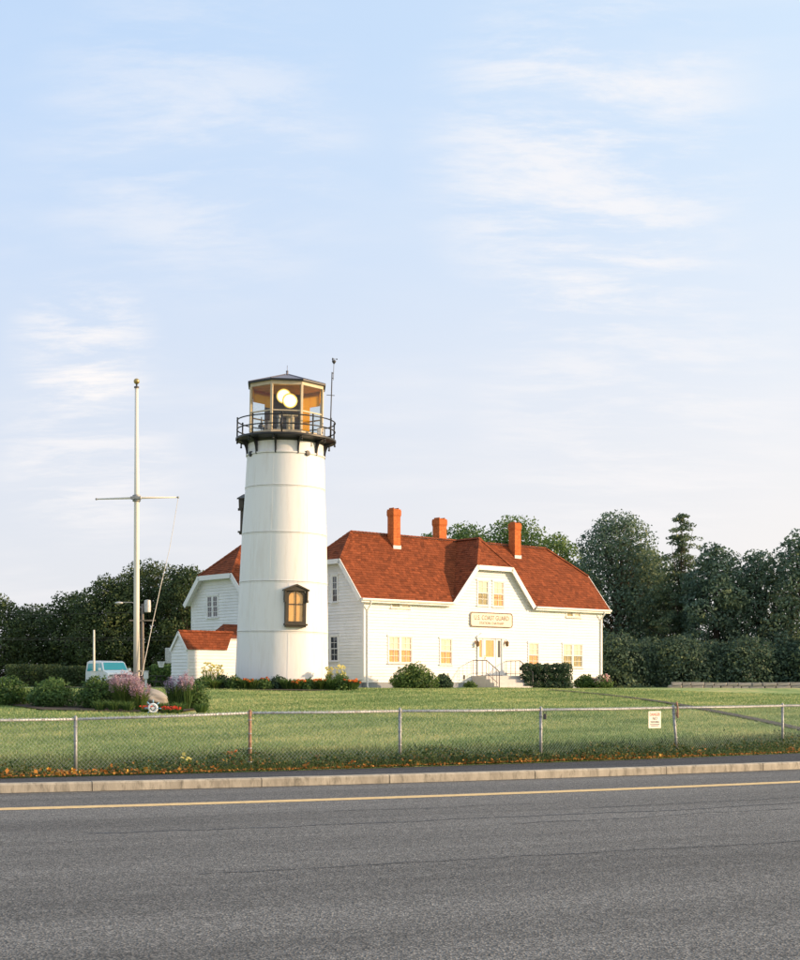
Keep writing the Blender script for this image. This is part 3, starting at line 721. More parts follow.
WX = []   # window rectangles on the front: u0,u1,z0,z1
def rect(x0, x1, y0, y1):
    u0, u1 = U(x0), U(x1); um = (u0+u1)/2; return (u0, u1, Hh(y1, um), Hh(y0, um))
fw = dict(pairL=rect(388.3,411.2,636.8,662.8), kneeL=rect(391.2,409.6,598.6,607.8), single=rect(440,451.3,639,664.2),
          g1=rect(477.4,487.7,581,605.4), g2=rect(492.9,503.2,582,606.6), sR=rect(528.2,538,643.3,667.2), pairR=rect(562.6,581.8,644.4,667.2), kneeR=rect(566.2,580,609.4,617))
DOOR = rect(477.6, 501.2, 638.6, 675.4)
def add_window(parent, name, x0, x1, z0, z1, cols=1, style='shade', sill=True, mirror=1, muntin=True):
    """x along wall, outward is -y; built in the parent's wall frame"""
    w = .075; cm = MB()
    cm.box(x0-w, x0, -.055, .02, z0-.02, z1+.0, bev=.006); cm.box(x1, x1+w, -.055, .02, z0-.02, z1, bev=.006); cm.box(x0-w-.03, x1+w+.03, -.07, .02, z1, z1+.11, bev=.006)
    f = cm.build(name, M['white'], parent)
    if sill: MB().box(x0-w-.03, x1+w+.03, -.10, .02, z0-.075, z0-.02, bev=.008).build('sill', M['white'], f)
    zc_ = (z0+z1)/2; cw = (x1-x0)/cols
    for c in range(cols):
        a = x0 + c*cw; b = a + cw; ms = MB()
        if c: ms.box(a-.045, a+.045, -.05, .02, z0, z1)
        s = .04; a2 = a + (.045 if c else 0); b2 = b - (.045 if c < cols-1 else 0)
        for (za, zb, yo) in ([(zc_-.02, z1, -.030), (z0, zc_+.02, -.014)] if style != 'knee' else [(z0, z1, -.03)]):
            ms.box(a2, a2+s, yo-.012, yo+.012, za, zb); ms.box(b2-s, b2, yo-.012, yo+.012, za, zb); ms.box(a2+s, b2-s, yo-.012, yo+.012, za, za+s); ms.box(a2+s, b2-s, yo-.012, yo+.012, zb-s, zb)
            if muntin:
                xm = (a2+b2)/2; zm = (za+zb)/2; ms.box(xm-.007, xm+.007, yo-.01, yo+.006, za+s, zb-s)
                ms.box(a2+s, xm-.007, yo-.01, yo+.006, zm-.010, zm+.010); ms.box(xm+.007, b2-s, yo-.01, yo+.006, zm-.010, zm+.010)
            MB().box(a2+s, b2-s, yo-.002, yo+.002, za+s, zb-s).build('pane', M['glass'] if style in ('shade', 'knee', 'olive') else M['darkglass'], f)
        ms.build('sash', M['white'], f)
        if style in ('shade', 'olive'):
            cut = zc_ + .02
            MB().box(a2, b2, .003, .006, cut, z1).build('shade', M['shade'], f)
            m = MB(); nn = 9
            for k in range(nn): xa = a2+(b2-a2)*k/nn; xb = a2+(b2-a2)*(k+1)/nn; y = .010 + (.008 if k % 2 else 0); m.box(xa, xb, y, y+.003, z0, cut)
            m.build('pane_backing', M['pane_backing'] if style == 'shade' else M['olive'], f)  # lower panes: the tan version carries a painted orange reflection
        if style == 'knee': MB().box(a2, b2, .006, .009, z0, z1).build('pane_backing', M['olive'] if c == 0 else M['shade'], f)
    return f
# front wall
fp = [(0, .35), (Wd, .35), (Wd, HE), (GC+GE, HE), (GC+GJ, HJ), (GC-GJ, HJ), (GC-GE, HE), (0, HE)]
wallz(fp, .03, .12, M['white'], 'front_wall', house)
zoff = .35
holes = [(a-.06, b+.06, c-.35-.06, d-.35+.09) for (a, b, c, d) in list(fw.values())] + [(DOOR[0]-.1, DOOR[1]+.1, -1, DOOR[3]-.35+.2)]
courses([(x, .0, z) for x, z in fp], .16, .034, .004, None, holes, 11).build('clapboards', M['clap'], house, kind='stuff', tint=True)
wallz([(-.02,-.2),(Wd+.02,-.2),(Wd+.02,.35),(-.02,.35)], .0, .2, M['found'], 'foundation', house)
# left end wall (x=0 plane, outward -x), right end wall, back wall
def endwall(x, sgn, holes, seed, a0=0.0, W2=2*A, he=HE, hj=HJ, vj=VJ, par=None, z0=.35):
    poly = [(x, a0, z0), (x, a0+W2, z0), (x, a0+W2, he), (x, a0+W2-vj, hj), (x, a0+vj, hj), (x, a0, he)]
    if sgn < 0: poly = poly[::-1]
    MB().prism([Vector(p)+Vector((-sgn*.03, 0, 0)) for p in poly], (-sgn*.12, 0, 0)).build('end_wall', M['white'], par or house)
    o = poly[0]
    return courses(poly, .16, .034, .004, None, holes, seed).build('clapboards', M['clap'], par or house, kind='stuff', tint=True)
# end wall windows, v ranges
ew = []
for (xa, xb, ya, yb) in ((332.8,337.6,576,602),(324.5,328.6,576.5,602),(331,338.2,636.4,661),(322.0,329.4,636.6,661)):
    v1, v0 = Vv(xa), Vv(xb); um = 0; ew.append((v0, v1, Hh(yb, 0, (v0+v1)/2), Hh(ya, 0, (v0+v1)/2)))
poly0 = Vector((0, 0, HE))
# in the courses frame of the left wall the s axis runs along -y or +y from vertex 0; work it out
def holes_for(poly, rects):
    P = [Vector(p) for p in poly]; nrm = Vector((0,0,0))
    for i in range(len(P)): nrm += P[i].cross(P[(i+1) % len(P)])
    nrm.normalize(); sax = Vector((0,0,1)).cross(nrm).normalized(); out = []
    for (v0, v1, z0, z1) in rects:
        a = (Vector((P[0].x, v0, z0))-P[0]); b = (Vector((P[0].x, v1, z1))-P[0]); s0, s1 = sorted((a.dot(sax), b.dot(sax))); out.append((s0-.06, s1+.06, a.z-.06, b.z+.09))
    return out
pl = [(0, 0, .35), (0, 2*A, .35), (0, 2*A, HE), (0, 2*A-VJ, HJ), (0, VJ, HJ), (0, 0, HE)][::-1]
endwall(0, -1, holes_for(pl, ew), 12)
endwall(Wd, 1, [], 13)
wallz([(.15,-.2),(Wd-.15,-.2),(Wd-.15,HE),(.15,HE)], 2*A-.15, .15, M['white'], 'back_wall', house)
for x in (-.02, Wd-.1): MB().box(x, x+.12, 0, 2*A, -.2, .35).build('foundation', M['found'], house)
fr = bpy.data.objects.new('end_window_frame', None); C.objects.link(fr); fr.parent = house; fr.rotation_euler = (0, 0, -math.pi/2)
bpy.data.objects.remove(fr)
def end_window(v0, v1, z0, z1, x=0.0, off=0.0, style='dark', cols=1, par=None):
    # frame drawn in a wall frame then turned so that outward points along -x
    w = add_window(par or house, 'window', -(v1-v0)/2, (v1-v0)/2, z0, z1, cols, style, muntin=True)
    w.location = (x, (v0+v1)/2, 0); w.rotation_euler = (0, 0, -math.pi/2); return w
for (v0, v1, z0, z1) in ew: end_window(v0, v1, z0, z1)
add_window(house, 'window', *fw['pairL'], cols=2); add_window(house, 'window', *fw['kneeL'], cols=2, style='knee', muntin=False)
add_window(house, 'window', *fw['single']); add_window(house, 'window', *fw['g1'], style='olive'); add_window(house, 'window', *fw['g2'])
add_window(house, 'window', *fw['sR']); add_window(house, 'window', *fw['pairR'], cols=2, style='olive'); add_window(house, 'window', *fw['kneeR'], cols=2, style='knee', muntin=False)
# corner boards
MB().box(-.035, .10, -.035, .0, .35, HE-.12).box(-.035, .0, .0, .12, .35, HE-.12).build('corner_board', M['white'], house)
MB().box(Wd-.10, Wd+.035, -.035, .0, .35, HE-.12).box(Wd, Wd+.035, .0, .12, .35, HE-.12).build('corner_board', M['white'], house)
# roof
roof_plane(house, [(-OV,-OE,zl),(GC-GV,-OE,zl),(GC-GE+.05,.06,HE+.06*mS),(GC+GE-.05,.06,HE+.06*mS),(GC+GV,-OE,zl),(Wd+OV,-OE,zl),(Wd+OV,VJ,HJ),(Wd-SR,A,HR),(SL,A,HR),(-OV,VJ,HJ)], seed=31)
roof_plane(house, [(Wd+OV,2*A+OE,zl),(-OV,2*A+OE,zl),(-OV,2*A-VJ,HJ),(SL,A,HR),(Wd-SR,A,HR),(Wd+OV,2*A-VJ,HJ)], seed=32)
roof_plane(house, [(-OV,2*A-VJ,HJ),(-OV,VJ,HJ),(SL,A,HR)], seed=33)
roof_plane(house, [(Wd+OV,VJ,HJ),(Wd+OV,2*A-VJ,HJ),(Wd-SR,A,HR)], seed=34)
roof_plane(house, [(GC-GV,-OG,zl),(GC-GJ,-OG,HJ),(GC,SC,HR),(GC,A,HR)], seed=35)
roof_plane(house, [(GC+GV,-OG,zl),(GC,A,HR),(GC,SC,HR),(GC+GJ,-OG,HJ)], seed=36)
roof_plane(house, [(GC-GJ,-OG,HJ),(GC+GJ,-OG,HJ),(GC,SC,HR)], seed=37)
e = .03
for i, (a, b) in enumerate([((SL,A,HR+e),(Wd-SR,A,HR+e)), ((-OV,VJ,HJ+e),(SL,A,HR+e)), ((-OV,2*A-VJ,HJ+e),(SL,A,HR+e)), ((Wd+OV,VJ,HJ+e),(Wd-SR,A,HR+e)), ((Wd+OV,2*A-VJ,HJ+e),(Wd-SR,A,HR+e)),
        ((GC-GJ,-OG,HJ+e),(GC,SC,HR+e)), ((GC+GJ,-OG,HJ+e),(GC,SC,HR+e)), ((GC,SC,HR+e+.004),(GC,A,HR+e+.004))]): cap(house, a, b, i)
# eaves, gutters and rake boards
for (a, b) in (((-OV,-OE,zl),(GC-GV-.02,-OE,zl)), ((GC+GV+.02,-OE,zl),(Wd+OV,-OE,zl))):
    board(house, a, b, .20, .03, (0,-1,0), 'fascia', drop=.0)
    x0, x1 = a[0], b[0]; m = MB(); pr = [(0,0),(-.10,.0),(-.12,-.05),(-.09,-.11),(0,-.12)]
    m.add([(x0, -OE-.03+p[0], zl+.0+p[1]) for p in pr] + [(x1, -OE-.03+p[0], zl+.0+p[1]) for p in pr], [(0,1,6,5),(1,2,7,6),(2,3,8,7),(3,4,9,8),(0,4,3,2,1),(5,6,7,8,9)])
    m.build('gutter', M['white'], house)
    MB().box(x0+.02, x1-.0, -OE, .0, zl-.20, zl-.17).build('soffit', M['white'], house)
for sx, xx in ((-1, -OV), (1, Wd+OV)):
    for (a, b) in (((xx,-OE,zl),(xx,VJ,HJ)), ((xx,VJ,HJ),(xx,2*A-VJ,HJ)), ((xx,2*A-VJ,HJ),(xx,2*A+OE,zl))): board(house, a, b, .24, .04, (sx,0,0), 'rake_board', drop=-.01)
for (a, b) in (((GC-GV,-OG,zl),(GC-GJ,-OG,HJ)), ((GC-GJ,-OG,HJ),(GC+GJ,-OG,HJ)), ((GC+GJ,-OG,HJ),(GC+GV,-OG,zl))): board(house, a, b, .25, .04, (0,-1,0), 'rake_board', drop=-.01)
# downspouts
for x in (.18, Wd-.15): MB().tube([(x,-OE-.07,zl-.1),(x,-OE-.05,zl-.25),(x,-.09,zl-.55),(x,-.075,zl-.8),(x,-.075,.15),(x,-.2,.05)], .04, 8).build('downspout', M['white'], house, smooth=True)
# chimneys
def chimney(cx_, cy_, s, top, zb, flash):
    b = MB(); k = 0; z = zb; r = random.Random(int(cx_*10)); hh = .075
    while z < top-.42:
        w = s/2; nb = max(2, round(s/.21)); sh = (k % 2)*.5/nb
        for side in range(4):
            for i in range(nb):
                a = -w + s*i/nb + .004; c = -w + s*(i+1)/nb - .004; b.cur = r.random()
                Mx = Matrix.Translation((cx_, cy_, 0)) @ Matrix.Rotation(side*math.pi/2, 4, 'Z'); b.box(a, c, -w-.0, -w+.05, z+.005, z+hh-.003, M=Mx)
        z += hh; k += 1
    c = MB().box(cx_-s/2+.012, cx_+s/2-.012, cy_-s/2+.012, cy_+s/2-.012, zb-.5, top-.35).build('chimney', M['mortar'], house)
    b.build('bricks', M['brick'], c, kind='stuff', tint=True)
    h = MB(); s2 = s/2
    for (z0, z1, e2) in ((top-.42, top-.36, .018), (top-.36, top-.10, .032), (top-.10, top-.03, .018)): h.box(cx_-s2-e2, cx_+s2+e2, cy_-s2-e2, cy_+s2+e2, z0, z1, bev=.008)
    h.box(cx_-s2+.06, cx_-s2+.1, cy_-s2+.06, cy_+s2-.06, top-.03, top+.05).box(cx_+s2-.1, cx_+s2-.06, cy_-s2+.06, cy_+s2-.06, top-.03, top+.05)
    h.build('chimney_cap', M['brick'], c)
    if flash:
        f = MB(); zf = HE + mS*(cy_-s2) ; f.box(cx_-s2-.03, cx_+s2+.03, cy_-s2-.03, cy_-s2+.0, zf-.05, zf+.16); f.prism([(cx_+s2+.002, cy_-s2-.03, zf-.08), (cx_+s2+.002, A, HR-.05), (cx_+s2+.002, A, HR+.14), (cx_+s2+.002, cy_-s2-.03, zf+.16)], (.02, 0, 0)); f.build('flashing', M['lead'], c)
for (xm, vv, s, ty, fl) in ((394, 2.35, .50, 509, True), (439.6, 3.35, .56, 518.8, False), (514.8, 2.35, .50, 523, True)):
    u = U(xm, vv); chimney(u, vv, s, Hh(ty, u, vv), HE+mS*1.4, fl)
# entrance
u0, u1, dz0, dz1 = DOOR; DZ = dz0
ent = MB(); ent.box(u0-.09, u0+.02, -.09, .02, DZ, dz1, bev=.006).box(u1-.02, u1+.09, -.09, .02, DZ, dz1, bev=.006).box(u0-.16, u1+.16, -.12, .02, dz1, dz1+.10, bev=.008)
ent.prism([(u0-.10,-.10,dz1+.10),(u1+.10,-.10,dz1+.10),(u1-.25,-.10,dz1+.30),((u0+u1)/2,-.10,dz1+.36),(u0+.25,-.10,dz1+.30)], (0,.12,0))
door = ent.build('entrance_door', M['white'], house)
wt = u1-u0-.04; gx = [u0+.02]
sA = .40; sB = .42; gl = u0+.02+sA; gr = u1-.02-sB
zg0 = Hh(657, (u0+u1)/2); zg1 = dz1-.10
MB().box(gl-.05, gl+.03, -.06, .02, DZ, dz1).box(gr-.03, gr+.05, -.06, .02, DZ, dz1).build('door_mullion', M['white'], door)
MB().box(gl+.03, gr-.03, -.035, .01, DZ+.02, zg0).box(gl+.03, gl+.16, -.035, .01, zg0, dz1-.01).box(gr-.16, gr-.03, -.035, .01, zg0, dz1-.01).box(gl+.16, gr-.16, -.035, .01, zg1, dz1-.01).box(gl+.2, gr-.2, -.045, -.035, DZ+.18, zg0-.12, bev=.008).build('door_leaf', M['white'], door)
MB().box(gl+.16, gr-.16, -.022, -.016, zg0, zg1).build('pane', M['glass'], door); MB().box(gl+.16, gr-.16, -.004, .004, zg0, zg1).build('pane_backing', M['pane_backing'], door)
for (a, b, mm) in ((u0+.02, gl-.05, 'pane_backing'), (gr+.05, u1-.02, 'olive')):
    MB().box(a, b, -.035, .01, DZ+.02, zg0-.02).box(a, b, -.035, .01, zg1, dz1).box(a, a+.08, -.035, .01, zg0-.02, zg1).box(b-.08, b, -.035, .01, zg0-.02, zg1).build('sidelight', M['white'], door)
    MB().box(a+.08, b-.08, -.022, -.016, zg0-.02, zg1).build('pane', M['glass'] if mm == 'pane_backing' else M['darkglass'], door)
    if mm == 'pane_backing': MB().box(a+.08, b-.08, -.004, .004, zg0-.02, zg1).build('pane_backing', M[mm], door)
MB().sphere((gl+.09, -.07, DZ+.95), .03).box(gl+.07, gl+.11, -.045, -.036, DZ+.85, DZ+1.1).build('door_handle', M['brass'], door, smooth=True)
for xm in (475.2, 504.6):
    u = U(xm); z = Hh(643, u); m = MB(); m.box(u-.05, u+.05, -.04, -.02, z-.05, z+.12); m.tube([(u,-.04,z+.08),(u,-.13,z+.17),(u,-.2,z+.12)], .012, 6); m.lathe([(.03,.14),(.10,.05),(.09,.04),(.085,-.12),(.05,-.17),(.01,-.18)], 8, (u,-.2,z-.03)); m.build('wall_lantern', M['orangelamp'], house)
# steps and railings: descend straight out from the door
ul, ur = U(471.2), U(505.6); LD = 1.15; nst = 3; rise = DZ/(nst+1); tr = .30
st = MB(); st.box(ul, ur, -LD, -.02, -.3, DZ-.03, bev=.01); steps = st.build('front_steps', M['concrete'], house)
for k in range(nst): MB().box(ul, ur, -LD-tr*(k+1), -LD-tr*k-.001, -.3, DZ-.03-rise*(k+1), bev=.012).build('step', M['concrete'], steps)
def handrail(u, sgn):
    m = MB(); hr_ = .82; zt = DZ-.03; path = [(u,-.06,zt+hr_), (u,-LD+.0,zt+hr_), (u,-LD-tr*nst+.05, zt-rise*nst+hr_+.02), (u,-LD-tr*nst-.06, zt-rise*nst+hr_-.08)]
    m.tube(path, .024, 8); low = [(p[0], p[1], p[2]-hr_+.14) for p in path[:3]]; m.tube(low, .014, 6)
    rail = m.build('handrail', M['rail'], house, smooth=True)
    for y, zb, ztt in [(-.1, zt, zt+hr_), (-.45, zt, zt+hr_), (-.8, zt, zt+hr_), (-LD+.02, zt, zt+hr_)] + [(-LD-tr*(k+.5), zt-rise*(k+1), zt+hr_-rise*(k+.5)) for k in range(nst)]:
        MB().tube([(u,y,zb-.01),(u,y,ztt)], .013, 6).build('baluster', M['rail'], rail)
    MB().tube([(u,-LD-tr*nst-.05,-.1),(u,-LD-tr*nst-.05,zt-rise*nst+hr_-.06)], .022, 8).build('newel_post', M['rail'], rail, smooth=True)
handrail(ul+.04, -1); handrail(ur-.04, 1)
# name board
def text_obj(name, body, size, m, parent, loc, rot, ext=.006, align='CENTER', xs=1.0):
    cu = bpy.data.curves.new(name, 'FONT'); cu.body = body; cu.size = size; cu.extrude = ext; cu.align_x = align; cu.align_y = 'CENTER'; cu.resolution_u = 3
    ob = bpy.data.objects.new(name, cu); C.objects.link(ob); dg = bpy.context.evaluated_depsgraph_get(); dg.update()
    me = bpy.data.meshes.new_from_object(ob.evaluated_get(dg)); bpy.data.objects.remove(ob)
    for v in me.vertices: v.co.x *= xs
    me.materials.clear(); return link(name, me, m, parent, loc=loc, rot=rot)
s0, s1, sz0, sz1 = rect(469.2, 511.4, 612.8, 627.4)
def rrect(x0, x1, z0, z1, r, n=5):
    out = []
    for (cx_, cz_, a0) in ((x1-r, z1-r, 0), (x0+r, z1-r, 90), (x0+r, z0+r, 180), (x1-r, z0+r, 270)):
        for k in range(n+1): a = R(a0 + 90*k/n); out.append((cx_+r*math.cos(a), cz_+r*math.sin(a)))
    return out
sg = thing('name_board', 'cream wooden name board with rounded corners lettered U.S. Coast Guard above the front door', 'sign', (C0.x, C0.y, BASE), TH)
MB().prism([(x, -.09, z) for x, z in rrect(s0, s1, sz0, sz1, .16)], (0, .06, 0)).build('board', M['signcream'], sg)
o_, i_ = rrect(s0, s1, sz0, sz1, .16), rrect(s0+.045, s1-.045, sz0+.045, sz1-.045, .13); nn = len(o_)
MB().add
m = MB(); m.add([(x,-.105,z) for x, z in o_]+[(x,-.105,z) for x, z in i_]+[(x,-.089,z) for x, z in o_]+[(x,-.089,z) for x, z in i_],
    [(k,(k+1)%nn,nn+(k+1)%nn,nn+k) for k in range(nn)]+[(k,2*nn+k,2*nn+(k+1)%nn,(k+1)%nn) for k in range(nn)]+[(nn+k,nn+(k+1)%nn,3*nn+(k+1)%nn,3*nn+k) for k in range(nn)])
m.build('border', M['signtan'], sg)
um = (s0+s1)/2; hsg = sz1-sz0
text_obj('lettering', 'U.S. COAST GUARD', .36, M['signtan'], sg, (um, -.092, sz0+hsg*.62), (R(90), 0, 0), .006, xs=.84)
text_obj('lettering', 'STATION CHATHAM', .20, M['signtan'], sg, (um, -.092, sz0+hsg*.26), (R(90), 0, 0), .006, xs=1.0)

# rear wing (its own gable end shows left of the tower)
wx0, wv0 = -2.8, 5.95; wHE, wHJ, wHR = 4.65+HZ, 5.86+HZ, 7.52+HZ; wA = 2.75; wm = (wHR-wHE)/wA; wVJ = (wHJ-wHE)/wm; wS = 1.36
wing = house
wp = [(wx0, wv0, .2), (wx0, wv0+2*wA, .2), (wx0, wv0+2*wA, wHE), (wx0, wv0+2*wA-wVJ, wHJ), (wx0, wv0+wVJ, wHJ), (wx0, wv0, wHE)][::-1]
wv1, wv2 = Vv(207.8, wx0), Vv(218, wx0); ww = (wv2, wv1, Hh(617.6, wx0, wv1), Hh(596.6, wx0, wv1))
endwall(wx0, -1, holes_for(wp, [ww]), 41, wv0, 2*wA, wHE, wHJ, wVJ, wing, .2)
end_window(*ww, x=wx0, cols=2, par=wing)
wallz([(wx0,.2),(14,.2),(14,wHE),(wx0,wHE)], wv0+.03, .12, M['white'], 'wing_wall', wing)
courses([(wx0,wv0,.2),(0.2,wv0,.2),(0.2,wv0,wHE),(wx0,wv0,wHE)], .16, .034, .004, None, [], 42).build('clapboards', M['clap'], wing, kind='stuff', tint=True)
wallz([(wx0,.2),(14,.2),(14,wHE),(wx0,wHE)], wv0+2*wA-.15, .12, M['white'], 'wing_wall', wing)
MB().box(wx0-.035, wx0+.1, wv0-.035, wv0, .2, wHE-.1).box(wx0-.035, wx0, wv0, wv0+.1, .2, wHE-.1).box(wx0-.035, wx0, wv0+2*wA-.1, wv0+2*wA+.035, .2, wHE-.1).build('corner_board', M['white'], wing)
MB().box(wx0+.02, 14, wv0+.04, wv0+2*wA-.04, -.3, .2).build('foundation', M['found'], wing)
wo_, wl_ = .38, .28; wz = wHE-wl_*wm; y0, y1 = wv0-wl_, wv0+2*wA+wl_; yr = wv0+wA; xe = wx0-wo_; xr = wx0+wS
roof_plane(wing, [(xe,y0,wz),(14,y0,wz),(14,yr,wHR),(xr,yr,wHR),(xe,wv0+wVJ,wHJ)], seed=43)
roof_plane(wing, [(14,y1,wz),(xe,y1,wz),(xe,wv0+2*wA-wVJ,wHJ),(xr,yr,wHR),(14,yr,wHR)], seed=44)
roof_plane(wing, [(xe,wv0+2*wA-wVJ,wHJ),(xe,wv0+wVJ,wHJ),(xr,yr,wHR)], seed=45)
for i, (a, b) in enumerate([((xe,wv0+wVJ,wHJ+e),(xr,yr,wHR+e)), ((xe,wv0+2*wA-wVJ,wHJ+e),(xr,yr,wHR+e)), ((xr,yr,wHR+e),(14,yr,wHR+e))]): cap(wing, a, b, 50+i)
for (a, b) in (((xe,y0,wz),(xe,wv0+wVJ,wHJ)), ((xe,wv0+wVJ,wHJ),(xe,wv0+2*wA-wVJ,wHJ)), ((xe,wv0+2*wA-wVJ,wHJ),(xe,y1,wz))): board(wing, a, b, .26, .04, (-1,0,0), 'rake_board', drop=-.01)
board(wing, (xe,y0,wz), (14,y0,wz), .2, .03, (0,-1,0), 'fascia')
MB().box(wx0-wo_+.02, wx0, wv0+wVJ, wv0+2*wA-wVJ, wHJ-.16, wHJ-.12).build('soffit', M['white'], wing)

# entry annex beside the tower: little gabled shed plus a link to the tower
annex = thing('tower_annex', 'small white clapboard shed with a red shingle roof, left of the lighthouse base', 'shed', (C0.x, C0.y, BASE), TH)
SY = 3.25                                # v of the sunlit side
su0 = U(188, SY); su1 = U(224.6, SY); sw = 1.46
she = Hh(649, su0, SY)+.05; shr = Hh(630.6, su0, SY+sw/2)-.02
MB().box(su0+.03, su1+1.0, SY+.03, SY+sw-.03, -.3, she).build('shed_wall', M['white'], annex)
MB().prism([(su0+.03, SY+.03, she), (su0+.03, SY+sw-.03, she), (su0+.03, SY+sw/2, shr-.1)], (su1-su0, 0, 0)).build('shed_gable', M['white'], annex)
courses([(su0,SY,-.1),(su1+.6,SY,-.1),(su1+.6,SY,she),(su0,SY,she)], .16, .034, .004, None, [], 51).build('clapboards', M['clap'], annex, kind='stuff', tint=True)
courses([(su0,SY,-.1),(su0,SY,she),(su0,SY+sw/2,shr-.05),(su0,SY+sw,she),(su0,SY+sw,-.1)], .16, .034, .004, None, [], 52).build('clapboards', M['clap'], annex, kind='stuff', tint=True)
ms_ = (shr-she)/(sw/2); so = .07
roof_plane(annex, [(su0-.08,SY-so,she-so*ms_),(su1+.1,SY-so,she-so*ms_),(su1+1.0,SY+sw/2,shr),(su0-.08,SY+sw/2,shr)], seed=53, expo=.16, tab=.22, deck=.05)
roof_plane(annex, [(su1+.9,SY+sw+so,she-so*ms_),(su0-.08,SY+sw+so,she-so*ms_),(su0-.08,SY+sw/2,shr),(su1+.9,SY+sw/2,shr)], seed=54, expo=.16, tab=.22, deck=.05)
cap(annex, (su0-.08,SY+sw/2,shr+.02), (su1+1.0,SY+sw/2,shr+.02), 55, .09)
for (a, b) in (((su0-.08,SY-so,she-so*ms_),(su0-.08,SY+sw/2,shr)), ((su0-.08,SY+sw/2,shr),(su0-.08,SY+sw+so,she-so*ms_))): board(annex, a, b, .13, .03, (-1,0,0), 'rake_board')
MB().box(su0-.03, su0+.07, SY-.03, SY, -.1, she-.06).box(su0-.03, su0, SY, SY+.07, -.1, she-.06).build('corner_board', M['white'], annex)
# link between shed and tower
lv0, lv1 = SY+1.0, wv0+.02; lu0 = U(226, lv0); lu1 = lu0+3.4; lhe = Hh(637.5, lu0, lv0); lhr = lhe+.75
MB().box(lu0+.03, lu1-.03, lv0, lv1, -.3, lhe).build('link_wall', M['white'], annex)
courses([(lu0,lv0,-.1),(lu1,lv0,-.1),(lu1,lv0,lhe),(lu0,lv0,lhe)], .16, .034, .004, None, [], 56).build('clapboards', M['clap'], annex, kind='stuff', tint=True)
lm = (lv1-lv0)
roof_plane(annex, [(lu0-.1,lv0-.1,lhe-.06),(lu1,lv0-.1,lhe-.06),(lu1,lv1,lhr),(lu0+lm*.6,lv1,lhr)], seed=57, expo=.16, tab=.22, deck=.05)
roof_plane(annex, [(lu0-.1,lv0-.1,lhe-.06),(lu0+lm*.6,lv1,lhr),(lu0-.1,lv1,lhe-.06)], seed=58, expo=.16, tab=.22, deck=.05)

# ------------------------------------------------------------------ lighthouse
TY = 70.5; TXc = px(281.6, TY); TZ0 = 1.58; k_ = TY/F_PX
def tz(y): return EYE + (HOR-y)*k_ - TZ0
tower = thing('lighthouse', 'white round iron lighthouse tower with black gallery and lit glazed lantern', 'lighthouse', (TXc, TY, TZ0), rot=(0, R(1.0), R(4.5)))
prof = [(2.215, -.3), (2.19, tz(676)), (2.125, tz(633)), (2.068, tz(584)), (1.985, tz(536)), (1.875, tz(490)), (1.815, tz(458))]
for (r0, z0), (r1, z1) in zip(prof, prof[1:]):
    if z0 < 0: pass
def sect(z0, z1, r0, r1):
    g = .016; p = [(r0-.03, z0+g*.2), (r0+.012, z0+g), (r0+.014, z0+.05), (r0, z0+.06), (r1, z1-.06), (r1+.010, z1-.05), (r1+.010, z1-g), (r1-.03, z1-g*.2)]
    m = MB().lathe(p, 96)
    for k in range(7):
        a = 2*math.pi*(k+(.5 if int(z0) % 2 else 0))/7 + .35; w = .035; ca, sa = math.cos(a), math.sin(a)
        m.prism([Vector(((r0-.02)*ca-w*sa, (r0-.02)*sa+w*ca, z0+.07)), Vector(((r0-.02)*ca+w*sa, (r0-.02)*sa-w*ca, z0+.07)), Vector(((r1-.02)*ca+w*sa, (r1-.02)*sa-w*ca, z1-.07)), Vector(((r1-.02)*ca-w*sa, (r1-.02)*sa+w*ca, z1-.07))], (ca*.027, sa*.027, 0))
    return m.build('iron_course', M['tower'], tower, auto=30)
rr_ = [(-.3, 2.215), (tz(633), 2.125), (tz(584), 2.062), (tz(536), 1.985), (tz(490), 1.872), (tz(458), 1.815)]
for (z0, r0), (z1, r1) in zip(rr_, rr_[1:]): sect(z0, z1, r0, r1)
MB().lathe([(r-.028, z) for z, r in rr_], 96).build('seam_lining', M['seam'], tower, smooth=True)
ztop = tz(458)
MB().lathe([(1.80, ztop+.0), (1.86, ztop+.01), (1.86, ztop+.07), (1.78, ztop+.09), (1.76, tz(441.5))], 96).build('collar', M['tower'], tower, auto=30)
# round portholes in the collar
for a in (-120, -62.5, 33.0, 118):
    an = R(a-90) if False else R(-90+a); c = Vector((math.cos(an), math.sin(an), 0)); zc_ = ztop+.02
    tmp = MB(); Mx = Matrix.Translation(c*1.77+Vector((0,0,zc_))) @ c.to_track_quat('Z','Y').to_matrix().to_4x4()
    vb = len(tmp.v); tmp.lathe([(.001,.125),(.11,.12),(.13,.10),(.13,.0)], 20)
    tmp.v = [tuple(Mx @ Vector(p)) for p in tmp.v]; tmp.build('porthole', M['black'], tower, auto=30)
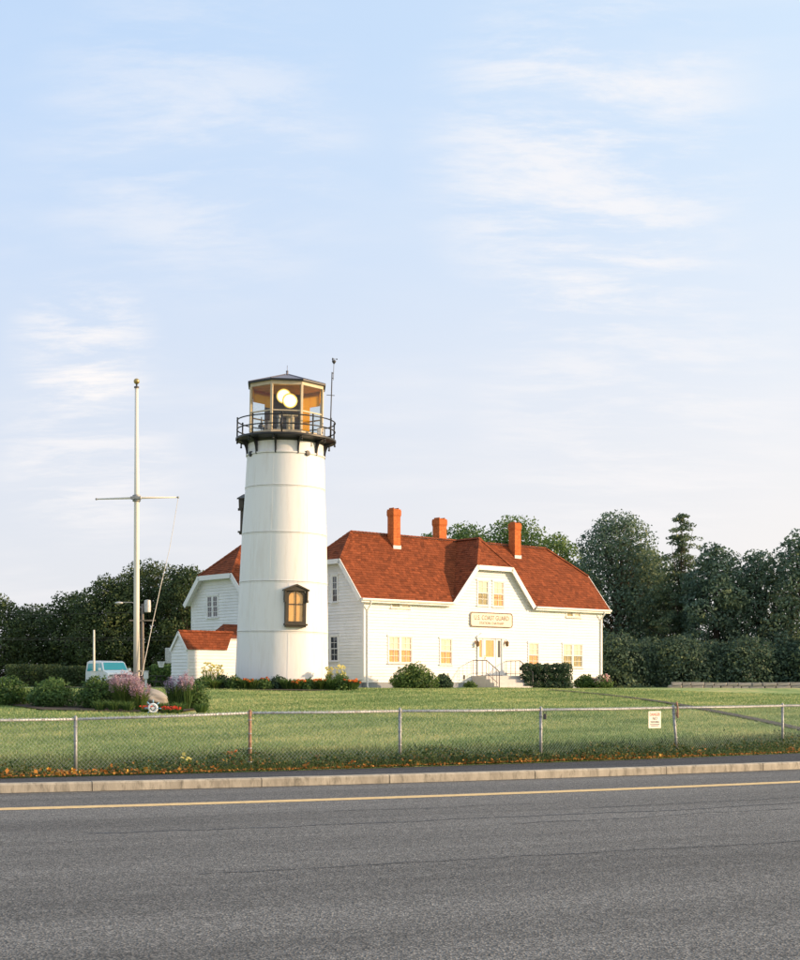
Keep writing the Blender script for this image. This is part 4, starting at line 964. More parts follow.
# gallery
zd = tz(441.5); RG = 2.36
MB().lathe([(1.5, zd-.03), (RG-.02, zd-.03), (RG, zd-.01), (RG, zd+.07), (RG-.03, zd+.085), (1.2, zd+.085)], 64).build('gallery_deck', M['black'], tower, auto=30)
MB().lathe([(1.765, zd-.20), (1.80, zd-.20), (1.86, zd-.10), (RG-.10, zd-.031)], 64).build('gallery_cornice', M['black'], tower, auto=30)
for i in range(11):
    a = R(-90-47.5+i*360/11); m = MB(); n = 10; out = []
    for j in range(n+1): f = j/n; out.append((1.85+(RG-.12-1.85)*(1-math.cos(f*math.pi/2)), ztop+.05+(zd-.06-ztop-.05)*math.sin(f*math.pi/2)))
    inn = [(1.80, ztop+.10), (1.80, zd-.22)]
    pts = [(1.80, ztop+.0)] + [(r_, z_) for r_, z_ in out] + [(RG-.10, zd-.03)]
    w = .032; ca, sa = math.cos(a), math.sin(a)
    plate = [(1.79, ztop-.02), (1.86, ztop-.02)] + [(r_+.02, min(z_, zd-.034)) for r_, z_ in out] + [(RG-.10, zd-.033), (1.79, zd-.033)]
    # tapered plate, solid between its curve, the wall and the deck
    m.prism([Vector((r_*ca+w*sa, r_*sa-w*ca, z_)) for r_, z_ in plate], Vector((-sa, ca, 0))*2*w)
    m.build('bracket', M['black'], tower)
    m = MB(); m.tube([((RG-.06)*ca, (RG-.06)*sa, zd-.16), ((RG-.06)*ca, (RG-.06)*sa, zd-.03)], .035, 8); m.sphere(((RG-.06)*ca, (RG-.06)*sa, zd-.20), .05, 8, 6); m.build('drop_finial', M['black'], tower, smooth=True)
RH = .93; RR = RG-.06; posts = [-90+(-90+22.5*0) + 0]
NP = 10; pang = [R(-90 + a) for a in (-81,-42,-5,32,64,100,136,172,208,244)]
for a in pang:
    m = MB(); c, s = math.cos(a), math.sin(a); m.tube([(RR*c, RR*s, zd+.05), (RR*c, RR*s, zd+RH)], .036, 8); m.sphere((RR*c, RR*s, zd+RH+.04), .045, 8, 6); m.build('rail_post', M['black'], tower, smooth=True)
for h in (.48, .90):
    m = MB(); m.tube([(RR*math.cos(2*math.pi*k/48), RR*math.sin(2*math.pi*k/48), zd+h) for k in range(49)], .030, 6, cap=False); m.build('gallery_rail', M['black'], tower, smooth=True)
# lantern: octagon
AP = 1.655; RC = AP/math.cos(math.pi/8); zs = zd+.085; ze = tz(386.8); ang8 = [R(-90-22.5+45*k) for k in range(8)]
corner = [(RC*math.cos(a), RC*math.sin(a)) for a in ang8]
def octa(r, z): return [(r*math.cos(a), r*math.sin(a), z) for a in ang8]
m = MB(); m.add(octa(RC+.05, zs)+octa(RC+.05, zs+.20)+octa(RC-.07, zs+.20)+octa(RC-.07, zs), [(k,(k+1)%8,8+(k+1)%8,8+k) for k in range(8)]+[(8+k,8+(k+1)%8,16+(k+1)%8,16+k) for k in range(8)]+[(16+k,16+(k+1)%8,24+(k+1)%8,24+k) for k in range(8)])
m.build('lantern_sill', M['cream'], tower)
m = MB(); m.add(octa(RC+.04, ze-.20)+octa(RC+.04, ze)+octa(RC-.06, ze)+octa(RC-.06, ze-.20), [(k,(k+1)%8,8+(k+1)%8,8+k) for k in range(8)]+[(16+k,16+(k+1)%8,24+(k+1)%8,24+k) for k in range(8)]+[(24+k,24+(k+1)%8,(k+1)%8,k) for k in range(8)])
m.build('lantern_head', M['cream'], tower)
for k in range(8):
    x, y = corner[k]; a = ang8[k]
    MB().box(-.05, .05, -.055, .055, zs+.20, ze-.20, M=Matrix.Translation((x, y, 0)) @ Matrix.Rotation(a, 4, 'Z'), bev=.01).build('corner_post', M['cream'], tower)
    x2, y2 = corner[(k+1) % 8]; mid = Vector(((x+x2)/2, (y+y2)/2, 0)); fa = math.atan2(mid.y, mid.x); FM = Matrix.Translation(mid) @ Matrix.Rotation(fa+math.pi/2, 4, 'Z'); hw = RC*math.sin(math.pi/8)-.05
    zmid = zs + .20 + (ze-.4-zs)*.43
    f = MB().box(-hw, hw, -.025, .025, zmid-.03, zmid+.03, M=FM).build('glazing_bar', M['cream'], tower)
    MB().box(-hw, hw, -.004, .004, zs+.20, zmid-.03, M=FM).build('lantern_pane', M['lglass'], tower)
    MB().box(-hw, hw, -.004, .004, zmid+.03, ze-.20, M=FM).build('lantern_pane', M['lglass'], tower)
# blanking panels on the landward back faces
def backpanel(k, f0, f1, z0, z1, m_):
    (x, y), (x2, y2) = corner[k], corner[(k+1) % 8]; a = Vector((x, y, 0)); b = Vector((x2, y2, 0)); s = .955
    p, q = a.lerp(b, f0)*s, a.lerp(b, f1)*s; n = Vector((p.x+q.x, p.y+q.y, 0)).normalized()
    MB().prism([(p.x,p.y,z0),(q.x,q.y,z0),(q.x,q.y,z1),(p.x,p.y,z1)], -n*.02).build('blanking_panel', m_, tower)
zz0, zz1 = zs+.02, ze-.05
zt1 = zs+1.72
backpanel(4, 0, 1, zz0, zz1, M['slate']); backpanel(5, 0, .42, zz0, zt1, M['slate']); backpanel(5, 0, .42, zt1, zz1, M['ambershade']); backpanel(5, .42, 1, zs+1.85, zz1, M['ambershade'])
backpanel(3, .50, 1, zz0, zz1, M['ambershade']); backpanel(3, 0, .50, zs+1.75, zz1, M['ambershade']); backpanel(2, 0, 1, zs+1.85, zz1, M['ambershade']); backpanel(6, 0, 1, zs+1.95, zz1, M['ambershade'])
m = MB(); m.add(octa(RC-.07, ze-.06)+[(0,0,ze+.0)], [(k,8,(k+1)%8) for k in range(8)]); m.build('lantern_ceiling', M['amber'], tower)
m = MB(); m.add(octa(RC-.07, zs+.03), [tuple(range(8))]); m.build('lantern_floor', M['slate'], tower)
# roof
za = tz(374.2); RE = RC+.16
m = MB(); m.add(octa(RE, ze-.03)+octa(RE, ze+.05)+octa(RC+.03, ze-.03), [(k,(k+1)%8,8+(k+1)%8,8+k) for k in range(8)]+[(16+k,16+(k+1)%8,(k+1)%8,k) for k in range(8)]); m.build('roof_rim', M['black'], tower)
m = MB(); m.add(octa(RE-.01, ze+.05)+octa(.14, za-.04)+[(0,0,za)], [(k,(k+1)%8,8+(k+1)%8,8+k) for k in range(8)]+[(8+k,8+(k+1)%8,16) for k in range(8)]); m.build('lantern_roof', M['lroof'], tower)
m = MB()
for a in ang8: m.tube([((RE-.01)*math.cos(a), (RE-.01)*math.sin(a), ze+.06), (.1*math.cos(a), .1*math.sin(a), za)], .018, 5)
m.build('roof_rib', M['lroof'], tower)
m = MB(); m.tube([(0,0,za-.05),(0,0,za+.12)], .05, 8); m.tube([(0,0,za+.1),(0,0,za+.42)], .012, 6); m.sphere((0,0,za+.13), .06, 8, 6); m.build('roof_spike', M['lroof'], tower, smooth=True)
# revolving double beacon (things inside the lantern)
bc = thing('rotating_beacon', 'lit double drum beacon glowing inside the lantern room', 'beacon', (0, 0, 0))
bc.matrix_world = Matrix.Translation((TXc, TY, TZ0)) @ Matrix.Rotation(R(4.5), 4, 'Z') @ Matrix.Rotation(R(1.0), 4, 'Y')
bz = tz(400.5)-.12
def drum(cx_, cz_, cy_, yaw):
    m = MB(); m.lathe([(.12,-.30),(.27,-.24),(.34,-.08),(.36,.10),(.34,.12),(.34,.10)], 28, cap=False)
    Mx = Matrix.Translation((cx_, cy_, cz_)) @ Matrix.Rotation(yaw, 4, 'Z') @ Matrix.Rotation(R(90), 4, 'X')
    m.v = [tuple(Mx @ Vector(p)) for p in m.v]; dr = m.build('drum', M['drum'], bc, auto=40)
    g_ = MB(); g_.lathe([(.345,.10),(.345,.135),(.29,.15),(.29,.12)], 28); g_.v = [tuple(Mx @ Vector(p)) for p in g_.v]; g_.build('rim', M['lensrim'], dr, smooth=True)
    l = MB(); l.lathe([(.335,.10),(.28,.14),(.16,.175),(.01,.19)], 28); l.v = [tuple(Mx @ Vector(p)) for p in l.v]; l.build('lens', M['lens'], dr, smooth=True)
drum(-.12, bz+.24, -.35, R(-8)); drum(.14, bz+.02, -.42, R(6))
m = MB(); m.tube([(.1,0,zs+.03),(.1,0,bz-.55)], .10, 10); m.box(-.35,.55,-.2,.2,bz-.62,bz-.52); m.build('pedestal', M['cream'], bc)
m = MB(); m.tube([(.28,-.4,zs+.05),(.28,-.4,zs+1.0)], .11, 10); m.tube([(.28,-.4,zs+1.0),(.28,-.4,zs+1.12)], .07, 10); m.build('gear_housing', M['cream'], bc, smooth=True)
m = MB(); m.box(-.45,-.2,-.5,-.2,zs+.05,zs+.5,bev=.02).box(-.15,.05,-.55,-.3,zs+.05,zs+.38,bev=.02).tube([(-.35,-.35,zs+.5),(-.35,-.35,zs+.95)], .06, 8); m.sphere((-.35,-.35,zs+1.0), .1, 10, 8); m.build('motor_box', M['galv'], bc)
# small lamp bracket left pane
m = MB(); m.lathe([(.16,.0),(.15,.1),(.05,.18),(.02,.5)][::-1], 10, (-1.15,-.55,zs+.45)); m.tube([(-1.15,-.55,zs+.05),(-1.15,-.55,zs+.5)], .02, 6); m.build('emergency_lamp', M['rail'], bc)
# weather mast
mast = thing('weather_mast', 'thin black mast with cup anemometer standing on the gallery', 'mast', (0,0,0)); mast.matrix_world = bc.matrix_world.copy()
mx_ = 2.06; my_ = -.35; zt = tz(361)
m = MB(); m.tube([(mx_,my_,zd+.05),(mx_+.04,my_,tz(372))], .026, 8); m.tube([(mx_+.10,my_,tz(380)),(mx_+.12,my_,zt)], .014, 6); m.tube([(mx_+.02,my_,tz(373)),(mx_+.11,my_,tz(373))], .02, 6); m.tube([(mx_+.02,my_,tz(378)),(mx_+.11,my_,tz(378))], .02, 6); m.tube([(mx_-.2,my_,tz(395)),(mx_+.18,my_,tz(395.3))], .016, 6); m.build('pole', M['rail'], mast)
m = MB(); m.lathe([(.02,-.16),(.09,-.06),(.10,.0),(.03,.03)], 10, (mx_+.12,my_,zt+.02)); m.tube([(mx_+.12,my_,zt),(mx_+.12,my_,zt+.12)], .012, 6)
for a in (0, 2.09, 4.19): m.tube([(mx_+.12,my_,zt+.10),(mx_+.12+.12*math.cos(a),my_+.12*math.sin(a),zt+.10)], .008, 5); m.sphere((mx_+.12+.13*math.cos(a),my_+.13*math.sin(a),zt+.10), .035, 8, 5)
m.build('anemometer', M['rail'], mast)
m = MB(); m.box(1.42,1.62,-1.62,-1.5,zs+.02,zs+.33,bev=.02); m.box(1.72,1.80,-1.40,-1.32,zs-.02,zs+.42); bx = m.build('control_box', M['galvwhite'], None); bx.matrix_world = bc.matrix_world.copy(); tag(bx, 'pale control boxes fixed to the gallery railing at right', 'box')
# hooded windows
def hood_window(zc_, ang, warm=True):
    """outward is -y before turning"""
    r_ = float(np.interp(zc_-.75, [q[0] for q in rr_], [q[1] for q in rr_]))*math.cos(math.pi/96) + .055; e2 = bpy.data.objects.new('tower_window', None)
    bpy.data.objects.remove(e2)
    w = .40; h = .80; m = MB(); T = lambda p: p
    # arched frame ring
    def arch(w_, h_, n=10, sag=.20):
        out = [(-w_, -h_)]; out += [(w_, -h_)]
        for k in range(n+1): f = k/n; x = w_*math.cos(math.pi*f); out.append((x, h_-sag + sag*math.sin(math.pi*f)))
        return out
    A1, A2 = arch(w+.14, h+.06, sag=.36), arch(w-.02, h-.08, sag=.28); n = len(A1)
    yo, yi = -.12, .30
    m.add([(x,yo,z) for x, z in A1]+[(x,yo,z) for x, z in A2]+[(x,yi,z) for x, z in A1]+[(x,yi-.2,z) for x, z in A2],
          [(k,(k+1)%n,n+(k+1)%n,n+k) for k in range(n)]+[(k,2*n+k,2*n+(k+1)%n,(k+1)%n) for k in range(n)]+[(n+k,n+(k+1)%n,3*n+(k+1)%n,3*n+k) for k in range(n)])
    f = m.build('tower_window', M['bronze'], tower); an = R(ang); f.location = (r_*math.sin(an), -r_*math.cos(an), zc_); f.rotation_euler = (0, 0, an)
    # pedimented hood with side corbels
    hd = MB(); W_ = w+.27
    hd.prism([(-W_,-.30,h-.06),(-W_,-.30,h-.0),(0,-.30,h+.27),(W_,-.30,h+.0),(W_,-.30,h-.06),(0,-.30,h+.19)], (0,.45,0))
    hd.prism([(-W_+.05,-.24,h-.06),(W_-.05,-.24,h-.06),(0,-.24,h+.18)], (0,.35,0)); hd.build('hood', M['bronze'], f)
    c = MB()
    for s in (-1, 1): c.prism([(s*(w+.13),-.22,h-.07),(s*(w+.21),-.22,h-.07),(s*(w+.21),-.19,h-.5),(s*(w+.13),-.19,h-.5)], (0,.3,0)); c.box(s*(w+.12),s*(w+.22),-.25,.02,h-.62,h-.5)
    c.build('corbel', M['bronze'], f)
    MB().box(-w-.2,w+.2,-.26,.1,-h-.12,-h-.03,bev=.015).box(-w-.13,w+.13,-.2,.1,-h-.2,-h-.12,bev=.01).build('sill', M['bronze'], f)
    s = MB().box(-.018,.018,-.075,-.045,-h+.06,h-.1).box(-w+.02,-.018,-.075,-.045,.08,.12).box(.018,w-.02,-.075,-.045,.08,.12).build('glazing_bar', M['bronze'], f)
    pn = MB().prism([(x,-.05,z) for x, z in arch(w-.02,h-.08,sag=.28)], (0,.008,0)).build('pane', M['glass'], f)
    MB().prism([(x,-.02,z) for x, z in arch(w-.02,h-.08,sag=.28)], (0,.01,0)).build('shutter', M['amber'], f)
    f.scale = (.9, .78, .95); return f
hood_window(tz(608.5)+.0, 17.3-2.2); hood_window(tz(514)+.0, -119)

# ------------------------------------------------------------------ flagpole
FY = 51.0; FX = px(136.6, FY); fz = ground_z(FX, FY)
fp_ = thing('flagpole', 'tall tapering white flagpole with a yardarm and gilded ball at the left', 'flagpole', (FX, FY, fz))
def fh(y): return pz(y, FY)-fz
ft = fh(388)
MB().tube([(0,0,-.1),(0,0,fh(600)),(0,0,fh(498)),(0,0,ft)], [.115,.098,.085,.058], 20).build('pole', M['polew'], fp_, smooth=True)
MB().sphere((0,0,fh(381.3)), .10, 20, 14).build('ball', M['brass'], fp_, smooth=True)
MB().tube([(0,0,ft),(0,0,ft+.05)], .085, 16).tube([(0,0,ft+.05),(0,0,ft+.13)], .03, 8).build('truck', M['rail'], fp_)
yz = fh(498.3); xl, xr_ = px(96.5, FY)-FX, px(178.2, FY)-FX
MB().tube([(xl,-.02,yz-.03),(0,-.12,yz),(xr_,-.02,yz+.03)], [.022,.042,.022], 8).build('yardarm', M['polew'], fp_, smooth=True)
MB().sphere((xl,-.02,yz-.03), .04, 8, 6).sphere((xr_,-.02,yz+.03), .04, 8, 6).build('yard_end', M['galv'], fp_, smooth=True)
MB().lathe([(.10,-.12),(.14,-.1),(.14,.1),(.10,.12)], 16, (0,0,yz)).box(-.18,.18,-.17,-.06,yz-.05,yz+.05,bev=.01).build('yard_clamp', M['galv'], fp_)
MB().tube([(xr_,-.02,yz),(px(170,FY)-FX,-.05,fh(548)),(px(158,FY)-FX,-.08,fh(600)),(.2,-.12,fh(676))], .009, 5).build('halyard', M['rope'], fp_)
MB().tube([(px(163,FY)-FX,-.10,fh(578)),(px(153,FY)-FX,-.1,fh(624)),(.2,-.16,fh(676))], .014, 5).build('halyard', M['rope'], fp_)
MB().tube([(.11,-.05,1.2),(.16,-.08,1.2)], .03, 6).build('cleat', M['galv'], fp_)

# ------------------------------------------------------------------ chain link fence
fence = thing('chain_link_fence', 'low galvanised chain link fence along the footway in front of the lawn', 'fence', (0, 0, 0))
FH = 1.17
tops = []
for (X, Y) in FEN: z = ground_z(X, Y); tops.append(Vector((X, Y, z + FH)))
lean = {5: (0.0,0), 8: (-.10, 0)}
for i, (X, Y) in enumerate(FEN):
    g = ground_z(X, Y); lx = lean.get(i, (0, 0))[0]; z1 = g+FH; m = MB()
    m.tube([(X+.0, Y, g-.1), (X+lx, Y, z1-.02)], .034, 12)
    p = m.build('post', M['rust'] if i == 5 else M['galv'], fence, smooth=True)
    MB().lathe([(.0385,-.05),(.0385,0),(.03,.025),(.012,.045),(.001,.05)], 12, (X+lx, Y, z1-.02)).build('post_cap', M['rust'] if i == 5 else M['galv'], p, smooth=True)
    for h in (.12, .4, .7, .98): MB().lathe([(.040,-.012),(.043,0),(.040,.012)], 10, (X+lx*h/FH, Y, g+h)).build('band', M['galv'], p)
    if i in (5, 8, 6): MB().lathe([(.001,.03),(.12,.03),(.17,.0),(.18,-.08)], 9, (X, Y, g)).build('footing', M['concrete'], p)
tops[8].x -= .10
rz_ = []
for i in range(len(FEN)-1):
    a, b = tops[i] + Vector((0,0,-.05)), tops[i+1] + Vector((0,0,-.05)); d = (b-a).normalized(); sag = .012
    MB().tube([a+d*.04, a.lerp(b,.5)+Vector((0,0,-sag)), b-d*.04], .024, 10).build('top_rail', M['galvwhite'], fence, smooth=True)
    # woven mesh: two families of wires crossing, knuckles folded over the rail
    L_ = (b-a).length; ga = ground_z(*FEN[i])+.04; gb = ground_z(*FEN[i+1])+.04; m = MB(); pitch = .085; side = d.cross(Vector((0,0,1))).normalized()
    def pt(s, h, off): f = s/L_; base = a.lerp(b, f); zb = ga+(gb-ga)*f; return Vector((base.x, base.y, zb + (base.z-zb)*h/1.08 )) + side*off
    Hm = 1.12; s = -Hm
    while s < L_:
        s0 = max(0, s); s1 = min(L_, s+Hm)
        if s1-s0 > .02:
            m.tube([pt(s0, s0-s, -.027), pt(s1, s1-s, -.027)], .0017, 3, cap=False)
            m.tube([pt(s0, Hm-(s0-s), -.033), pt(s1, Hm-(s1-s), -.033)], .0017, 3, cap=False)
        s += pitch
    k = 0; s = .03
    while s < L_: # twisted knuckles over the rail
        c = a + d*s; m.tube([c+side*-.03+Vector((0,0,-.03)), c+side*-.02+d*.01+Vector((0,0,.024+.012*(k%2))), c+side*.02+d*.02+Vector((0,0,.022)), c+side*.03+d*.03+Vector((0,0,-.02))], .0055, 4); s += .06; k += 1
    m.build('wire_mesh', M['galvwhite'], fence, kind='stuff')
    m = MB(); s = .5
    while s < L_: c = a + d*s; m.lathe([(.028,-.006),(.031,0),(.028,.006)], 8, c); s += .6
    m.build('tie', M['rust'], fence, kind='stuff')
# padlock & hardware on the posts
for i, nm in ((7, 'padlock'), (8, 'padlock')):
    X, Y = tops[i].x, tops[i].y; z = tops[i].z
    lo = MB(); lo.box(X+.05, X+.12, Y-.07, Y-.04, z-.26, z-.14, bev=.01); lo.tube([(X+.06,Y-.055,z-.14),(X+.06,Y-.055,z-.08),(X+.11,Y-.055,z-.08),(X+.11,Y-.055,z-.14)], .008, 5)
    if i == 8: lo.tube([(X+.07,Y-.05,z+.10),(X+.10,Y-.05,z-.05),(X+.10,Y-.05,z-.3)], .025, 6)
    o = lo.build('padlock', M['rail'] if i == 7 else M['rust'], None)
    tag(o, ('black padlock hanging below the rail at the plain grey post' if i == 7 else 'brown latch bar strapped beside the leaning right post'), 'padlock')
# warning sign
a, b = tops[7], tops[8]; fx = (654.4-400)/F_PX
best = min(((abs((a.lerp(b, k/400).x)/(a.lerp(b, k/400).y) - fx)), k/400) for k in range(401))[1]; c = a.lerp(b, best)
ang = math.atan2((b-a).y, (b-a).x)
zt_, zb_ = pz(711.2, c.y), pz(728.2, c.y); hs = zt_-zb_; wsn = 16.4*c.y/F_PX/math.cos(ang-0.16)*.98
ws = thing('warning_sign', 'small white sign with red DANGER heading wired to the fence left of the leaning post', 'sign', (c.x, c.y-.06, zb_), ang)
MB().prism([(x,0,z) for x, z in rrect(-wsn/2, wsn/2, 0, hs, .02)], (0,.006,0)).build('plate', M['signwhite'], ws)
text_obj('heading', 'DANGER', .105, M['signred'], ws, (0, -.003, hs*.80), (R(90),0,0), .001, xs=.88)
text_obj('lettering', 'NO', .11, M['signblue'], ws, (0, -.003, hs*.56), (R(90),0,0), .001)
text_obj('lettering', 'TRESPASSING', .062, M['signblue'], ws, (0, -.003, hs*.36), (R(90),0,0), .001, xs=.88)
MB().box(-wsn*.38, wsn*.38, -.003, -.0005, hs*.20, hs*.245).box(-wsn*.3, wsn*.3, -.003, -.0005, hs*.12, hs*.16).build('small_print', M['signblue'], ws)
MB().lathe([(.012,-.0),(.012,.004)], 8, (0,0,0)).build('eyelet', M['galv'], ws, loc=(-wsn*.42,-.004,hs*.95), rot=(R(90),0,0))

# leaf litter and weeds along the fence
def scatter(n, sel, size, m, name, label, cat, seed, zoff=.02, flat=1.0):
    r = np.random.default_rng(seed); P = []
    while len(P) < n:
        X = r.uniform(-12, 15); Y = walkY(X) + sel(X, r); P.append((X, Y, max(.18, ground_z(X, Y)) + zoff + abs(r.normal(0, zoff*.6))))
    P = np.array(P); o = link(name, leaf_mesh(name, P, np.tile([0,0,flat], (n,1)), size, np.clip(r.normal(.5,.27,n),0,1), r, .7, .5), m); return tag(o, label, cat, kind='stuff')
def litter_sel(X, r):
    gap = fenceY(X)-walkY(X)
    d = abs(r.normal(0, .16)) if r.random() < .6 else abs(r.normal(gap*.6, .35)); 
    return d-.05
scatter(5200, litter_sel, .055, M['litter'], 'fallen_leaves', 'dry orange and brown leaves drifted along the footway edge', 'leaves', 61)
scatter(1100, lambda X, r: (fenceY(X)-walkY(X)) + r.normal(0,.5) if math.sin(X*1.7)+math.sin(X*.63+2) > .3 else abs(r.normal(.3,.5)), .085, M['litter'], 'leaf_heaps', 'small heaps of yellow brown leaves at the post feet', 'leaves', 62, .05, .6)
r = np.random.default_rng(63); P = []
while len(P) < 26000:
    X = r.uniform(-13, 16); gap = fenceY(X)-walkY(X); Y = walkY(X)+.08+abs(r.normal(gap*.6, gap*.6)); hgt = .07+.20*(.5+.5*math.sin(X*2.3)*math.sin(X*.9+1))+.02
    P.append((X, Y, ground_z(X, Y)+r.random()*hgt*1.3))
P = np.array(P); tag(link('weeds', leaf_mesh('weeds', P, np.tile([0,-.3,.8],(len(P),1)), .06, np.clip(r.normal(.4,.25,len(P)),0,1), r, .6, .7), M['weed']), 'low leafy weeds growing under the fence', 'weeds', kind='stuff')
for i, (xx, yy) in enumerate(((186, 759), (232, 757))):
    Y = 1.66*F_PX/(yy+8-HOR); X = px(xx, Y)
    tuft('wild_flower', ['yellow wild flower spike on the verge left of the rusty post, farther from it', 'yellow wild flower spike on the verge close by the rusty post'][i], 'flower', X, Y, .25, .34, 70+i, n=40, flower=M['yellow'] if i == 0 else M['orange'], nfl=9, fsize=.05, bw=.008)

# ------------------------------------------------------------------ garden at the left
GY = 48.5
strip_pts = []
m = MB(); bed = [(px(0,50),50.5),(px(40,47),47.3),(px(120,46.5),46.8),(px(175,46.5),47.2),(px(205,50),50.2),(px(203,55),55),(px(150,57),57),(px(0,58),57)]
m.add([(x, y, ground_z(x, y)+.05) for x, y in bed], [tuple(range(len(bed)))]); tag(m.build('garden_bed', M['soil']), kind='structure')
def gp(x, Y): return px(x, Y), Y
X, Y = gp(152, 51.5); z0 = ground_z(X, Y)
bm = bmesh.new(); bmesh.ops.create_icosphere(bm, subdivisions=4, radius=1)
for v in bm.verts:
    n = v.co.copy(); q = 1 + .10*math.sin(n.x*3+1)*math.cos(n.y*4) + .05*math.sin(n.z*9+n.x*7) + .03*math.sin(n.y*17+n.z*11); v.co = Vector((n.x*.60*q, n.y*.5*q, n.z*.36*q*(1-.10*n.x)))
me = bpy.data.meshes.new('boulder'); bm.to_mesh(me); bm.free()
o = link('boulder', me, M['stone'], smooth=True, loc=(X+.0, Y, z0+.20)); tag(o, 'big rounded tan and grey boulder between the flowering grasses', 'boulder')
o = link('boulder', me.copy(), None, smooth=True, loc=(px(167,53), 53, ground_z(px(167,53),53)+.05), rot=(0,0,2.2)); o.scale = (.6,.7,.6); tag(o, 'smaller dark grey boulder behind the ring ornament', 'boulder')
shrub('garden_shrub', 'leafy green shrub at the left end of the flower bed, left of the pink grass', 'shrub', *gp(97, 49), 1.35, 1.2, 1.12, M['box'], 80, 5200, .09)
shrub('garden_shrub', 'broad green shrub farthest left in the flower bed', 'shrub', *gp(52, 49.5), 1.7, 1.3, 1.02, M['leaf_mid'], 81, 5200, .09)
shrub('garden_shrub', 'low green shrub beyond the bed at the very left edge', 'shrub', *gp(6, 50.5), 1.9, 1.3, 1.0, M['box'], 82, 4200, .10)
tuft('flowering_grass', 'tall tuft of pink plumed grass at the foot of the flagpole', 'grass', *gp(126, 48.6), 1.0, 1.12, 83, M['lily'], 900, M['pink'], 190, .36, .95, bw=.010, pw=.022)
tuft('flowering_grass', 'shorter pale pink plumed grass right of the flagpole', 'grass', *gp(140, 48.2), .6, .85, 84, M['lily'], 360, M['pink'], 70, .3, .9, bw=.009, pw=.022)
tuft('lavender', 'lavender grey flowering clump right of the boulder', 'plant', *gp(176, 49.4), .7, 1.05, 85, M['box'], 600, M['lav'], 90, .3, .95, bw=.010, pw=.02)
shrub('garden_shrub', 'upright green shrub at the right end of the flower bed', 'shrub', *gp(194, 49.8), .85, .8, 1.05, M['box'], 86, 3200, .08)
tuft('lavender', 'thin mauve flower spikes at the right end of the bed', 'plant', *gp(186, 49.2), .5, 1.18, 87, M['box'], 200, M['pink'], 46, .22, .9, bw=.008, pw=.022)
for i, xx in enumerate((100, 114, 128, 162, 178, 201)):
    tuft('edging_plant', ['low strappy plant at the bed edge below the far left shrub','low strappy plant at the bed edge below the pink grass','low strappy plant at the bed edge under the flagpole','low strappy plant right of the red flowers','low strappy plant below the lavender clump','low strappy plant at the right tip of the bed'][i], 'plant', *gp(xx, 47.6), .55, .40, 90+i, M['box'], 170, bw=.012)
for i, (xx, w_) in enumerate(((144.5,.22),(150,.2),(166,.25),(171.5,.28),(176,.2))):
    tuft('red_flower_plant', ['red bedding flowers left of the ring ornament, outermost','red bedding flowers just under the ring ornament','red bedding flowers right of the ring ornament, nearest it','bright red bedding flowers in the middle of the right group','red bedding flowers at the right end of the red group'][i], 'flower', *gp(xx, 47.0), w_+.12, .19, 100+i, M['box'], 60, flower=M['redf'], nfl=9, fsize=.060, bw=.012, fz=1.1)
# ring ornament (small ship's wheel)
X, Y = gp(153, 46.9); z0 = ground_z(X, Y); wh = thing('wheel_ornament', 'white ring shaped ship wheel ornament with pale blue handles above the red flowers', 'ornament', (X, Y, z0)); cz_ = pz(708.3, Y)-z0
def ringm(r0, tube_r, n=32, s=10):
    m = MB(); m.tube([(r0*math.cos(2*math.pi*k/n), 0, cz_+r0*math.sin(2*math.pi*k/n)) for k in range(n+1)], tube_r, s, cap=False); return m
ringm(.125, .038).build('rim', M['ring'], wh, smooth=True)
MB().tube([(0,-.05,cz_),(0,.05,cz_)], .045, 14).build('hub', M['ring'], wh)
m = MB()
for k in range(8): a = k*math.pi/4+.39; m.tube([(.04*math.cos(a),0,cz_+.04*math.sin(a)),(.1*math.cos(a),0,cz_+.1*math.sin(a))], .010, 6)
m.build('spoke', M['ring'], wh)
for k in range(8): a = k*math.pi/4+.75; MB().tube([(.16*math.cos(a),0,cz_+.16*math.sin(a)),(.21*math.cos(a),0,cz_+.21*math.sin(a)),(.27*math.cos(a),0,cz_+.27*math.sin(a))], [.013,.022,.013], 8).build('handle', M['skyblue'], wh, smooth=True)
MB().tube([(0,.03,-.05),(0,.03,cz_-.1)], .03, 8).build('stand', M['skyblue'], wh)

